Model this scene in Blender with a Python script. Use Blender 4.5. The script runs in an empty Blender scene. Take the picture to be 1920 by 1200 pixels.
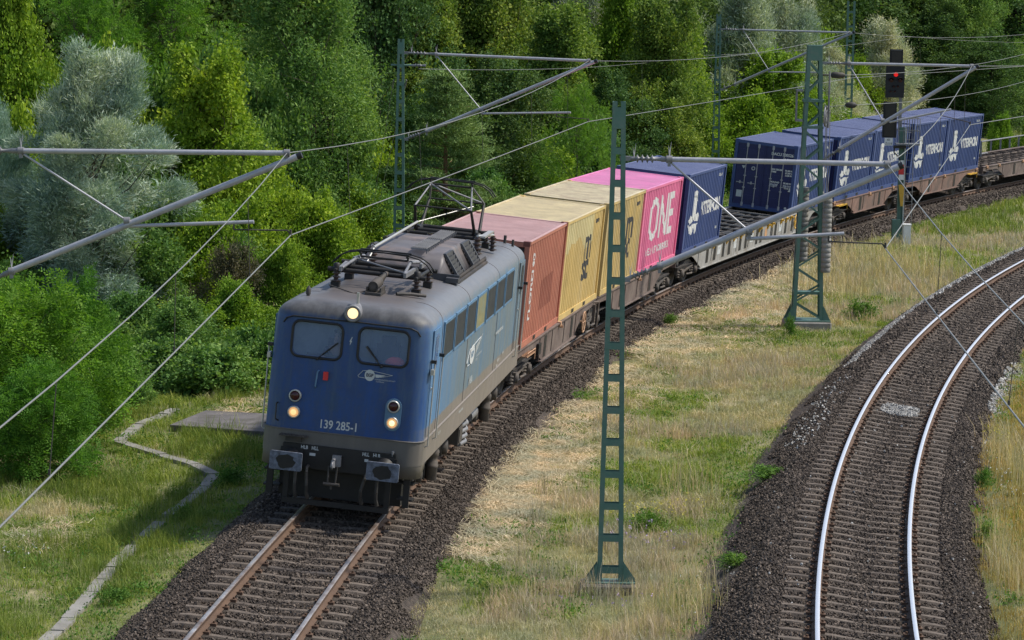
import bpy, bmesh, math, random
import numpy as np
from mathutils import Matrix, Vector
sc = bpy.context.scene
col = sc.collection
R_ = math.radians
# ------------------------------------------------------------------ camera
F_PX, PITCH, ROLL, CAM_H = 5654.2, 0.11566, 0.01825, 10.0953
cp, sp, cr, sr = math.cos(PITCH), math.sin(PITCH), math.cos(ROLL), math.sin(ROLL)
CR = Vector((cr, sr * sp, sr * cp)); CU = Vector((-sr, cr * sp, cr * cp)); CF = Vector((0, cp, -sp))
cam_d = bpy.data.cameras.new('camera'); cam = bpy.data.objects.new('camera', cam_d); col.objects.link(cam)
cam_d.sensor_width = 36; cam_d.lens = F_PX / 1920 * 36; cam_d.clip_start = 0.5; cam_d.clip_end = 1500
cm = Matrix.Identity(4)
for i, a in enumerate((CR, CU, -CF)):
    for j in range(3): cm[j][i] = a[j]
cm.translation = (0, 0, CAM_H)
cam.matrix_world = cm
sc.camera = cam
# ------------------------------------------------------------------ light
SUN_EL, SUN_AZ = 53.0, 84.0          # azimuth measured from +Y towards +X
w = bpy.data.worlds.new('World'); sc.world = w; w.use_nodes = True
nt = w.node_tree; bg = nt.nodes['Background']
sky = nt.nodes.new('ShaderNodeTexSky'); sky.sky_type = 'NISHITA'; sky.sun_disc = False
sky.sun_elevation = R_(SUN_EL); sky.sun_rotation = R_(SUN_AZ); sky.air_density = 1.0; sky.dust_density = 1.5
nt.links.new(sky.outputs[0], bg.inputs[0]); bg.inputs[1].default_value = 0.125
sun_d = bpy.data.lights.new('sun', 'SUN'); sun = bpy.data.objects.new('sun', sun_d); col.objects.link(sun)
sun_d.energy = 3.5; sun_d.angle = R_(3.0); sun_d.color = (1.0, 0.94, 0.83)
sdir = Vector((math.sin(R_(SUN_AZ)) * math.cos(R_(SUN_EL)), math.cos(R_(SUN_AZ)) * math.cos(R_(SUN_EL)), math.sin(R_(SUN_EL))))
sun.rotation_euler = sdir.to_track_quat('Z', 'Y').to_euler(); sun.location = (60, 60, 80)
vs = sc.view_settings; vs.view_transform = 'Standard'; vs.look = 'None'; vs.exposure = 0.36; vs.gamma = 1; vs.use_curve_mapping = False
sc.cycles.max_bounces = 6; sc.cycles.transparent_max_bounces = 8

# ------------------------------------------------------------------ measured alignment
def ray(px, py):
    x = (px - 960) / F_PX; y = (600 - py) / F_PX
    return CF + CR * x + CU * y
CO = Vector((0, 0, CAM_H))
def at_y(px, py, D): d = ray(px, py); return CO + d * (D / d.y)
def on_z(px, py, z): d = ray(px, py); return CO + d * ((z - CAM_H) / d.z)
class Track:
    def __init__(s, x0, y0, th, ks, kn, ck, z, smin=-46, smax=200, ds=0.5):
        n = int((smax - smin) / ds) + 1
        s.S = smin + ds * np.arange(n)
        K = np.interp(s.S, kn, ks)
        TH = np.concatenate([[0], np.cumsum((K[1:] + K[:-1]) / 2 * ds)]); i0 = np.searchsorted(s.S, 0)
        TH = TH - TH[i0] + th
        dx = np.sin(TH) * ds; dy = np.cos(TH) * ds
        X = np.concatenate([[0], np.cumsum((dx[1:] + dx[:-1]) / 2)]); Y = np.concatenate([[0], np.cumsum((dy[1:] + dy[:-1]) / 2)])
        s.X = X - X[i0] + x0; s.Y = Y - Y[i0] + y0; s.TH = TH; s.ck = ck; s.z = z
    def cant(s, t): return np.interp(t, (-15, 15, 50), s.ck)
    def pt(s, t, lat, h):
        t = np.asarray(t, float)
        x, y, th = np.interp(t, s.S, s.X), np.interp(t, s.S, s.Y), np.interp(t, s.S, s.TH); c = s.cant(t)
        l = lat * np.cos(c) + h * np.sin(c); z = s.z - lat * np.sin(c) + h * np.cos(c)
        return np.stack([x + l * np.cos(th), y - l * np.sin(th), z + 0 * x], -1)
    def frame(s, s0, L):
        a = s.pt(s0 + L * .22, 0, 0); b = s.pt(s0 + L * .78, 0, 0); m = (a + b) / 2
        Y = (b - a) / np.linalg.norm(b - a); th = math.atan2(Y[0], Y[1]); c = float(s.cant(s0 + L / 2))
        X = np.array([math.cos(c) * math.cos(th), -math.cos(c) * math.sin(th), -math.sin(c)])
        Z = np.cross(X, Y); Z /= np.linalg.norm(Z); X = np.cross(Y, Z)
        M = Matrix.Identity(4); P = m - Y * L / 2
        for j in range(3): M[j][0], M[j][1], M[j][2], M[j][3] = X[j], Y[j], Z[j], P[j]
        return M
    def latdist(s, x, y):     # signed lateral offset and arc length of world points
        d = (s.X[None, :] - x[:, None]) ** 2 + (s.Y[None, :] - y[:, None]) ** 2
        i = np.argmin(d, 1)
        return (x - s.X[i]) * np.cos(s.TH[i]) - (y - s.Y[i]) * np.sin(s.TH[i]), s.S[i]
T1 = Track(-4.3645, 40, .0764, [-.00207, .003586, .004039, .00321, .003268, .002528], [-10, 20, 45, 70, 100, 140], (.0887, .0745, .0903), 0)
T2 = Track(5.0319, 40, .0779, [.00448, .00391, .003709, .003578, .003451], [-10, 15, 35, 60, 100], (.101, .1069, .1259), .28)

# ------------------------------------------------------------------ materials
def nmat(name):
    m = bpy.data.materials.new(name); m.use_nodes = True
    return m, m.node_tree, m.node_tree.nodes['Principled BSDF']
def N(nt, t, **k):
    n = nt.nodes.new(t)
    for a, b in k.items():
        if a[0] == 'i' and a[1:].isdigit(): n.inputs[int(a[1:])].default_value = b
        else: setattr(n, a, b)
    return n
def ramp(nt, fac, stops):
    r = N(nt, 'ShaderNodeValToRGB'); e = r.color_ramp.elements
    while len(e) < len(stops): e.new(0.5)
    for q, (p, c) in zip(e, stops): q.position = p; q.color = (*c, 1) if len(c) == 3 else c
    nt.links.new(fac, r.inputs[0]); return r.outputs[0]
def noise(nt, scale, detail=4, rough=.6, coord='Object', stretch=None):
    v = N(nt, 'ShaderNodeNewGeometry').outputs['Position'] if coord == 'World' else N(nt, 'ShaderNodeTexCoord').outputs[coord]
    if stretch:
        mp = N(nt, 'ShaderNodeMapping'); mp.inputs['Scale'].default_value = stretch; nt.links.new(v, mp.inputs[0]); v = mp.outputs[0]
    n = N(nt, 'ShaderNodeTexNoise'); n.inputs['Scale'].default_value = scale; n.inputs['Detail'].default_value = detail; n.inputs['Roughness'].default_value = rough
    nt.links.new(v, n.inputs['Vector']); return n.outputs['Fac']
def mixc(nt, fac, a, b, mode='MIX'):
    m = N(nt, 'ShaderNodeMix', data_type='RGBA', blend_type=mode)
    for s, v in ((0, fac), (6, a), (7, b)):
        if hasattr(v, 'is_linked'): nt.links.new(v, m.inputs[s])
        else: m.inputs[s].default_value = v if s == 0 else (*v, 1)
    return m.outputs[2]
def bump(nt, b, h, strength=.3, dist=.02):
    n = N(nt, 'ShaderNodeBump'); n.inputs['Strength'].default_value = strength; n.inputs['Distance'].default_value = dist
    nt.links.new(h, n.inputs['Height']); nt.links.new(n.outputs[0], b.inputs['Normal'])
def basic(name, c, rough=.6, metal=0, var=.25, scale=3, dirt=None, dscale=1.5, stretch=None, bmp=0, spec=.5, coord='Object', lo=.45, hi=.7):
    m, nt, b = nmat(name)
    f = noise(nt, scale, 5, .65, coord, stretch)
    c1 = tuple(x * (1 - var) for x in c); c2 = tuple(min(1, x * (1 + var)) for x in c)
    o = ramp(nt, f, [(.3, c1), (.7, c2)])
    if dirt:
        f2 = noise(nt, dscale, 6, .7, coord, stretch)
        r = ramp(nt, f2, [(lo, (0, 0, 0)), (hi, (1, 1, 1))])
        o = mixc(nt, r, o, dirt)
    nt.links.new(o, b.inputs['Base Color']); b.inputs['Roughness'].default_value = rough; b.inputs['Metallic'].default_value = metal
    b.inputs['Specular IOR Level'].default_value = spec
    if bmp: bump(nt, b, noise(nt, scale * 6, 4, .6, coord), bmp)
    return m
def emit(name, c, s):
    m, nt, b = nmat(name); b.inputs['Base Color'].default_value = (*c, 1); b.inputs['Emission Color'].default_value = (*c, 1); b.inputs['Emission Strength'].default_value = s
    return m
M = {}
M['steel_grey'] = basic('galvanised', (.40, .40, .43), .45, .25, .15, 6)
M['black'] = basic('black_grime_and_openings', (.011, .010, .010), .6, 0, .5, 5)
M['dark'] = basic('dark_grime', (.04, .037, .035), .7, 0, .5, 4, (.09, .07, .055))
M['underframe'] = basic('underframe_dust', (.075, .066, .06), .8, 0, .4, 3, (.14, .11, .085), 2)
M['greysteel'] = basic('grey_steel', (.2, .2, .21), .5, .2, .3, 4)
M['mastgreen'] = basic('mast_green', (.075, .165, .13), .5, 0, .12, 2, (.12, .18, .15), 5)
M['concrete'] = basic('concrete', (.27, .26, .24), .9, 0, .2, 4, (.14, .13, .11), 2, bmp=.3)
M['sleeper'] = basic('sleeper_concrete', (.135, .108, .086), .9, 0, .3, 9, (.058, .044, .035), 2.5, coord='World', bmp=.3)
M['slab'] = basic('old_slab', (.13, .12, .12), .9, 0, .3, 3, (.07, .065, .05), 2.2, bmp=.4)
M['rust'] = basic('rail_rust', (.115, .066, .04), .85, 0, .2, 6, (.075, .045, .03), 3, coord='World')
M['railhead'] = basic('rail_head', (.93, .92, .93), .42, .9, .05, 8, coord='World', stretch=(1, 1, 1))
M['railhead_dull'] = basic('rail_head_dull', (.60, .56, .54), .42, .8, .15, 3, (.24, .15, .10), 1.0, coord='World')
M['white'] = basic('white_lettering', (.72, .72, .70), .6, 0, .06, 6)
M['offwhite'] = basic('faded_lettering', (.5, .52, .52), .6, 0, .12, 8)
M['logodark'] = basic('charcoal_lettering', (.06, .06, .065), .6, 0, .2, 4)
M['red'] = basic('red_paint', (.6, .03, .03), .5, 0, .1, 4)
M['yellow'] = basic('yellow_paint', (.62, .36, .04), .5, 0, .15, 5)
M['ochre'] = basic('ochre_paint', (.5, .28, .14), .6, 0, .2, 5)
M['rubber'] = basic('rubber', (.015, .014, .014), .5, 0, .3, 4)
M['porcelain'] = basic('brown_porcelain', (.06, .035, .03), .12, 0, .2, 4)
M['gravel_light'] = basic('light_gravel', (.42, .41, .39), .9, 0, .3, 20, coord='World')
M['wire'] = basic('wire', (.26, .26, .25), .5, .5, .1, 3)
M['glowlamp'] = emit('headlamp_glow', (1.0, .74, .40), 1.0)
M['dimlamp'] = emit('headlamp_amber', (1.0, .58, .24), .85)
M['redlamp'] = emit('signal_red', (1.0, .02, .02), .45)
M['darkred'] = basic('unlit_lamp', (.05, .008, .01), .15, 0, .1, 5)

# ------------------------------------------------------------------ mesh helpers
WM = {}
def apply(o, parent, M4):
    M4 = Matrix(M4) if M4 is not None else (WM[parent.name] if parent else Matrix.Identity(4))
    WM[o.name] = M4.copy()
    if parent:
        o.parent = parent; o.matrix_parent_inverse = Matrix.Identity(4); o.matrix_basis = WM[parent.name].inverted() @ M4
    else: o.matrix_basis = M4
def tag(o, label=None, cat=None, group=None, kind=None):
    if label: o['label'] = label
    if cat: o['category'] = cat
    if group: o['group'] = group
    if kind: o['kind'] = kind
    return o
def thing(name, label, cat, M4=None, group=None):
    o = bpy.data.objects.new(name, None); o.empty_display_size = .3; col.objects.link(o); apply(o, None, M4 if M4 is not None else Matrix.Identity(4))
    return tag(o, label, cat, group)
def mesh_arrays(name, V, Fq, k=4):
    me = bpy.data.meshes.new(name); V = np.asarray(V, np.float32); Fq = np.asarray(Fq, np.int32)
    me.vertices.add(len(V)); me.vertices.foreach_set('co', V.ravel())
    me.loops.add(Fq.size); me.loops.foreach_set('vertex_index', Fq.ravel())
    me.polygons.add(len(Fq)); me.polygons.foreach_set('loop_start', np.arange(0, Fq.size, k, dtype=np.int32))
    me.polygons.foreach_set('loop_total', np.full(len(Fq), k, np.int32))
    me.update(calc_edges=True); me.validate(); return me
def link(name, me, mats, parent=None, M4=None):
    for m in mats if isinstance(mats, (list, tuple)) else [mats]: me.materials.append(M[m] if isinstance(m, str) else m)
    o = bpy.data.objects.new(name, me); col.objects.link(o); apply(o, parent, M4); return o
class MB:
    def __init__(s): s.v = []; s.f = []; s.m = []; s.sm = []
    def add(s, vs, fs, mi=0, sm=False):
        b = len(s.v); s.v += [tuple(q) for q in vs]; s.f += [tuple(i + b for i in q) for q in fs]; s.m += [mi] * len(fs); s.sm += [sm] * len(fs); return s
    def box(s, c, d, mi=0, rot=None, taper=None):
        x, y, z = (q / 2 for q in d); vs = [Vector((a * x, b * y, e * z)) for e in (-1, 1) for a, b in ((-1, -1), (1, -1), (1, 1), (-1, 1))]
        if taper:
            for q in vs[4:]: q.x *= taper[0]; q.y *= taper[1]
        if rot is not None: vs = [rot @ q for q in vs]
        c = Vector(c); return s.add([q + c for q in vs], [(3, 2, 1, 0), (4, 5, 6, 7), (0, 1, 5, 4), (1, 2, 6, 5), (2, 3, 7, 6), (3, 0, 4, 7)], mi)
    def tube(s, p, q, r, r2=None, n=8, mi=0, cap=True):
        p, q = Vector(p), Vector(q); r2 = r if r2 is None else r2; d = (q - p)
        if d.length < 1e-6: return s
        R = d.to_track_quat('Z', 'Y').to_matrix(); vs = []
        for c, rr in ((p, r), (q, r2)):
            for i in range(n): a = 2 * math.pi * i / n; vs.append(c + R @ Vector((rr * math.cos(a), rr * math.sin(a), 0)))
        s.add(vs, [(i, (i + 1) % n, n + (i + 1) % n, n + i) for i in range(n)], mi, True)
        if cap: s.add(vs[:n], [tuple(range(n))[::-1]], mi); s.add(vs[n:], [tuple(range(n))], mi)
        return s
    def path(s, pts, r, n=6, mi=0):
        for a, b in zip(pts[:-1], pts[1:]): s.tube(a, b, r, n=n, mi=mi)
        return s
    def beam(s, p, q, wd, ht, up=(0, 0, 1), mi=0):   # rectangular bar
        p, q = Vector(p), Vector(q); d = (q - p); L = d.length; d.normalize(); sd = d.cross(Vector(up))
        if sd.length < 1e-5: sd = Vector((1, 0, 0))
        sd.normalize(); u = sd.cross(d)
        R = Matrix((sd, d, u)).transposed(); return s.box((p + q) / 2, (wd, L, ht), mi, R)
    def lathe(s, c, prof, axis=(0, 0, 1), n=14, mi=0):   # prof [(r, h)]
        R = Vector(axis).to_track_quat('Z', 'Y').to_matrix(); c = Vector(c); vs = []
        for r, h in prof:
            for i in range(n): a = 2 * math.pi * i / n; vs.append(c + R @ Vector((r * math.cos(a), r * math.sin(a), h)))
        fs = [(k * n + i, k * n + (i + 1) % n, (k + 1) * n + (i + 1) % n, (k + 1) * n + i) for k in range(len(prof) - 1) for i in range(n)]
        s.add(vs, fs, mi, True)
        s.add(vs[:n], [tuple(range(n))[::-1]], mi); s.add(vs[-n:], [tuple(range(n))], mi); return s
    def prism(s, poly, a0, a1, axis='x', mi=0):   # poly in the two other axes
        def mk(u, v, w):
            return {'x': (w, u, v), 'y': (u, w, v), 'z': (u, v, w)}[axis]
        n = len(poly); vs = [mk(u, v, a0) for u, v in poly] + [mk(u, v, a1) for u, v in poly]
        return s.add(vs, [tuple(range(n)), tuple(range(2 * n - 1, n - 1, -1))] + [((i + 1) % n, i, n + i, n + (i + 1) % n) for i in range(n)], mi)
    def torus(s, c, Rr, r, axis=(0, 0, 1), n=20, k=6, mi=0):
        Rm = Vector(axis).to_track_quat('Z', 'Y').to_matrix(); c = Vector(c); vs = []
        for i in range(n):
            a = 2 * math.pi * i / n
            for j in range(k):
                b = 2 * math.pi * j / k; vs.append(c + Rm @ Vector(((Rr + r * math.cos(b)) * math.cos(a), (Rr + r * math.cos(b)) * math.sin(a), r * math.sin(b))))
        return s.add(vs, [(i * k + j, ((i + 1) % n) * k + j, ((i + 1) % n) * k + (j + 1) % k, i * k + (j + 1) % k) for i in range(n) for j in range(k)], mi, True)
    def build(s, name, mats, parent=None, M4=None, fix=True):
        me = bpy.data.meshes.new(name); me.from_pydata([tuple(q) for q in s.v], [], s.f)
        me.polygons.foreach_set('material_index', s.m); me.polygons.foreach_set('use_smooth', s.sm)
        if fix:
            bm = bmesh.new(); bm.from_mesh(me); bmesh.ops.recalc_face_normals(bm, faces=bm.faces); bm.to_mesh(me); bm.free()
        me.update(); return link(name, me, mats, parent, M4)
def eval_mesh(o, rm=True):
    dg = bpy.context.evaluated_depsgraph_get(); dg.update()
    me = bpy.data.meshes.new_from_object(o.evaluated_get(dg)); d = o.data
    if rm: bpy.data.objects.remove(o)
    return me
_tc = {}
def text_vf(s, size=1, sx=1, bold=0.0, align='CENTER'):
    key = (s, size, sx, bold, align)
    if key in _tc: return _tc[key]
    c = bpy.data.curves.new('lettering', 'FONT'); c.body = s; c.size = size; c.align_x = align; c.align_y = 'CENTER'; c.offset = bold; c.resolution_u = 3
    o = bpy.data.objects.new('lettering', c); col.objects.link(o); me = eval_mesh(o)
    bm = bmesh.new(); bm.from_mesh(me); bmesh.ops.triangulate(bm, faces=bm.faces)
    vs = [(v.co.x * sx, v.co.y) for v in bm.verts]; fs = [tuple(v.index for v in f.verts) for f in bm.faces]; bm.free(); bpy.data.meshes.remove(me)
    _tc[key] = (vs, fs); return vs, fs
def text_on(mb, s, size, origin, U, V, sx=1, bold=0.0, align='CENTER', mi=0):
    vs, fs = text_vf(s, size, sx, bold, align); O, U, V = Vector(origin), Vector(U), Vector(V)
    mb.add([O + U * a + V * b for a, b in vs], fs, mi); return mb
# ================================================================== ground, ballast, track
rng = np.random.default_rng(7)
def sstep(a, b, x): t = np.clip((x - a) / (b - a), 0, 1); return t * t * (3 - 2 * t)
def vnoise(x, y, sc_, seed=0):
    r = np.random.default_rng(seed); G = r.random((64, 64)); x = np.asarray(x) / sc_ + 100; y = np.asarray(y) / sc_ + 100
    xi = np.floor(x).astype(int); yi = np.floor(y).astype(int); fx = x - xi; fy = y - yi; fx = fx * fx * (3 - 2 * fx); fy = fy * fy * (3 - 2 * fy)
    g = lambda a, b: G[a % 64, b % 64]
    return (g(xi, yi) * (1 - fx) + g(xi + 1, yi) * fx) * (1 - fy) + (g(xi, yi + 1) * (1 - fx) + g(xi + 1, yi + 1) * fx) * fy
def gz(x, y):
    x = np.atleast_1d(np.asarray(x, float)); y = np.atleast_1d(np.asarray(y, float))
    l2, s2 = T2.latdist(x, y); l1, s1 = T1.latdist(x, y)
    z = -0.6 + .3 * sstep(-3.6, -2.0, l2)
    z = z + (vnoise(x, y, 3.1, 1) - .5) * .14 + (vnoise(x, y, .8, 2) - .5) * .05
    z = z + 1.2 * sstep(14, 40, -l1) * sstep(60, 90, y)             # rises gently into the wood
    z = z + .22 * sstep(-3.4, -1.9, l1) * sstep(1, 0, l1)
    return z
def ballast_z(T, s, lat, rough=True):
    c = T.cant(s); e = np.abs(lat) - 1.72
    z = T.z - .207 - lat * np.sin(c) - np.where(e > 0, e * .75, 0)
    z = z + np.where((np.abs(lat) > 1.32), .02, 0)
    return z
def covered(x, y, m=.0):   # over the ballast of either track
    o = np.zeros(len(x), bool)
    for T in (T1, T2):
        l, s = T.latdist(x, y); edge = np.where(l > 0, 2.12, 2.3) + (vnoise(x, y, .9, 5) - .5) * .5
        o |= np.abs(l) < edge + m
    return o
# one ground sheet; finer near the tracks
def sheet(xs, ys):
    X, Y = np.meshgrid(xs, ys); Z = gz(X.ravel(), Y.ravel())
    l1, _ = T1.latdist(X.ravel(), Y.ravel()); l2, _ = T2.latdist(X.ravel(), Y.ravel())
    Z = np.where(np.minimum(np.abs(l1), np.abs(l2)) < 1.95, Z - .55, Z)
    n, m = len(xs), len(ys); i = np.arange(n * m).reshape(m, n)
    return np.stack([X.ravel(), Y.ravel(), Z], 1), np.stack([i[:-1, :-1], i[:-1, 1:], i[1:, 1:], i[1:, :-1]], -1).reshape(-1, 4)
m, nt, b = nmat('meadow_soil')
p1 = noise(nt, .35, 6, .65, 'World'); p2 = noise(nt, 3.5, 6, .7, 'World')
c = ramp(nt, p1, [(.35, (.12, .15, .04)), (.5, (.22, .22, .09)), (.65, (.36, .31, .19))])
c = mixc(nt, ramp(nt, p2, [(.35, (0, 0, 0)), (.65, (1, 1, 1))]), c, (.14, .15, .06))
nt.links.new(c, b.inputs['Base Color']); b.inputs['Roughness'].default_value = .95; bump(nt, b, noise(nt, 25, 5, .7, 'World'), .6, .05)
M['soil'] = m
xs = np.concatenate([[-400, -250, -150, -100, -70], np.arange(-50, 60, .8), [70, 100, 150, 250, 400]]); ys = np.concatenate([[-100, -30, 0, 20], np.arange(35, 190, .8), [200, 230, 280, 350, 500, 800]])
V, Fq = sheet(xs, ys); o = link('ground', mesh_arrays('ground', V, Fq), 'soil'); o.data.polygons.foreach_set('use_smooth', [True] * len(o.data.polygons))
tag(o, 'meadow ground of dry and green grass around the two tracks', 'ground', kind='structure')
# ballast beds
m, nt, b = nmat('ballast_bed')
vor = N(nt, 'ShaderNodeTexVoronoi'); vor.inputs['Scale'].default_value = 17; nt.links.new(N(nt, 'ShaderNodeNewGeometry').outputs['Position'], vor.inputs['Vector'])
sepc = N(nt, 'ShaderNodeSeparateColor'); nt.links.new(vor.outputs['Color'], sepc.inputs[0])
c = ramp(nt, sepc.outputs[0], [(.0, (.02, .015, .011)), (.6, (.062, .046, .035)), (1, (.14, .108, .085))])
c = mixc(nt, .45, c, ramp(nt, noise(nt, .8, 5, .6, 'World'), [(.35, (.036, .027, .021)), (.7, (.095, .072, .056))]))
nt.links.new(c, b.inputs['Base Color']); b.inputs['Roughness'].default_value = .9; bump(nt, b, vor.outputs['Distance'], 1.0, .05)
M['ballast'] = m
def stonemat(name, a, b_, c_):
    m, nt, b = nmat(name); g = N(nt, 'ShaderNodeNewGeometry')
    c = ramp(nt, g.outputs['Random Per Island'], [(0, a), (.6, b_), (1, c_)])
    c = mixc(nt, ramp(nt, noise(nt, .5, 4, .6, 'World'), [(.4, (0, 0, 0)), (.65, (.5, .5, .5))]), c, tuple(x * .6 for x in b_))
    nt.links.new(c, b.inputs['Base Color']); b.inputs['Roughness'].default_value = .85; return m
M['stone'] = stonemat('ballast_stone', (.030, .022, .016), (.066, .049, .037), (.19, .15, .12))
M['stone_light'] = stonemat('pale_ballast_stone', (.2, .2, .19), (.4, .39, .37), (.6, .59, .56))
def stones(P, size):
    n = len(P); base = np.array([[a, b, c] for c in (-1, 1) for a, b in ((-1, -1), (1, -1), (1, 1), (-1, 1))], float)
    v = base[None] * rng.uniform(.45, 1.0, (n, 8, 3)) * rng.uniform(.6, 1.1, (n, 1, 3)) * (size[:, None, None] * .5)
    q = rng.normal(size=(n, 4)); q /= np.linalg.norm(q, axis=1)[:, None]; a, b, c, d = q.T
    R = np.stack([np.stack([1 - 2 * (c * c + d * d), 2 * (b * c - a * d), 2 * (b * d + a * c)], -1), np.stack([2 * (b * c + a * d), 1 - 2 * (b * b + d * d), 2 * (c * d - a * b)], -1), np.stack([2 * (b * d - a * c), 2 * (c * d + a * b), 1 - 2 * (b * b + c * c)], -1)], 1)
    v = np.einsum('nij,nkj->nki', R, v) + P[:, None, :]
    f = np.array([(3, 2, 1, 0), (4, 5, 6, 7), (0, 1, 5, 4), (1, 2, 6, 5), (2, 3, 7, 6), (3, 0, 4, 7)])
    return v.reshape(-1, 3), (f[None] + 8 * np.arange(n)[:, None, None]).reshape(-1, 4)
def big_mesh(name, V, Fq, mats, k=4, smooth=False, parent=None):
    me = bpy.data.meshes.new(name); V = np.asarray(V, np.float32); Fq = np.asarray(Fq, np.int32)
    me.vertices.add(len(V)); me.vertices.foreach_set('co', V.ravel()); me.loops.add(Fq.size); me.loops.foreach_set('vertex_index', Fq.ravel())
    me.polygons.add(len(Fq)); me.polygons.foreach_set('loop_start', np.arange(0, Fq.size, k, dtype=np.int32)); me.polygons.foreach_set('loop_total', np.full(len(Fq), k, np.int32))
    me.polygons.foreach_set('use_smooth', np.full(len(Fq), smooth)); me.update(calc_edges=True)
    return link(name, me, mats, parent)
def in_view(P, mg=60):
    mg = mg + 420
    d = P - np.array([0, 0, CAM_H]); X = d @ np.array(CR); Y = d @ np.array(CU); Z = d @ np.array(CF)
    return (Z > 1) & (np.abs(X / Z) * F_PX < 960 + mg) & (np.abs(Y / Z) * F_PX < 600 + mg)
def bed(T, name, s0, s1, label):
    S = np.arange(s0, s1, .25); L = np.concatenate([np.arange(-2.9, 2.91, .13)])
    SS, LL = np.meshgrid(S, L, indexing='ij'); Z = ballast_z(T, SS, LL) - .03 + rng.normal(0, .008, SS.shape)
    x, y, th = np.interp(SS, T.S, T.X), np.interp(SS, T.S, T.Y), np.interp(SS, T.S, T.TH)
    P = np.stack([x + LL * np.cos(th), y - LL * np.sin(th), Z], -1)
    n, m_ = SS.shape; i = np.arange(n * m_).reshape(n, m_)
    Fq = np.stack([i[:-1, :-1], i[1:, :-1], i[1:, 1:], i[:-1, 1:]], -1).reshape(-1, 4)
    o = big_mesh(name, P.reshape(-1, 3), Fq, 'ballast'); return tag(o, label, 'ballast bed', kind='structure')
bed(T1, 'ballast_bed', -14, 190, 'dark ballast bed under the track that carries the train')
bed(T2, 'ballast_bed', -14, 120, 'dark ballast bed under the empty curved track on the right')
def scatter(T, s0, s1, dens, size, l0=-2.5, l1=2.35, lift=0.0):
    n = int((s1 - s0) * (l1 - l0) * dens); s = rng.uniform(s0, s1, n); l = rng.uniform(l0, l1, n)
    x, y, th = np.interp(s, T.S, T.X), np.interp(s, T.S, T.Y), np.interp(s, T.S, T.TH)
    z = ballast_z(T, s, l) + rng.uniform(-.015, .012, n) + lift
    P = np.stack([x + l * np.cos(th), y - l * np.sin(th), z], -1)
    k = in_view(P) & (np.abs(np.abs(l) - .7535) > .07); edge = np.where(l > 0, 2.1, 2.35) + (vnoise(P[:, 0], P[:, 1], .9, 5) - .5) * .7; k &= (np.abs(l) < edge)
    return P[k], (rng.uniform(.6, 1.25, n) * size)[k]
A = [scatter(T1, 0, 22, 430, .047), scatter(T1, 22, 60, 330, .052, .6), scatter(T1, 60, 140, 110, .085, .6), scatter(T2, 0, 34, 430, .047), scatter(T2, 34, 75, 200, .07)]
V, Fq = stones(np.concatenate([a[0] for a in A]), np.concatenate([a[1] for a in A]))
tag(big_mesh('ballast_stones', V, Fq, 'stone'), 'loose dark brown ballast stones between and beside the sleepers', 'ballast', kind='stuff')
# pale fresh stone: strip left of the right-hand track, heap on its right, patch between its rails
def pale(s0, s1, l0, l1, dens, size, T=T2, shape=None):
    n = int((s1 - s0) * (l1 - l0) * dens); s = rng.uniform(s0, s1, n); l = rng.uniform(l0, l1, n)
    x, y, th = np.interp(s, T.S, T.X), np.interp(s, T.S, T.Y), np.interp(s, T.S, T.TH)
    u = (s - s0) / (s1 - s0) * 2 - 1; v_ = (l - l0) / (l1 - l0) * 2 - 1
    k = (np.abs(u) ** 3 + np.abs(v_) ** 3 + (vnoise(x, y, .5, 9) - .5) * 1.3) < 1
    P = np.stack([x + l * np.cos(th), y - l * np.sin(th), ballast_z(T, s, l) + .025 + rng.uniform(-.01, .015, n)], -1)
    return P[k], (rng.uniform(.6, 1.2, n) * size)[k]
A = [pale(37, 66, -2.2, -1.72, 300, .055), pale(31, 43, 1.8, 3.4, 420, .06), pale(28.6, 30.4, -.55, .45, 420, .05), pale(27, 30.5, 1.95, 2.4, 110, .055), pale(22, 34, -2.2, -1.5, 22, .05), pale(5, 34, -2.2, 2.2, 1.2, .045), pale(50, 75, -2.2, -1.6, 200, .065)]
V, Fq = stones(np.concatenate([a[0] for a in A]), np.concatenate([a[1] for a in A]))
tag(big_mesh('gravel', V, Fq, 'stone_light'), 'pale grey fresh stones lying in strips and a heap beside the empty right-hand track', 'gravel', kind='stuff')

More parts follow.
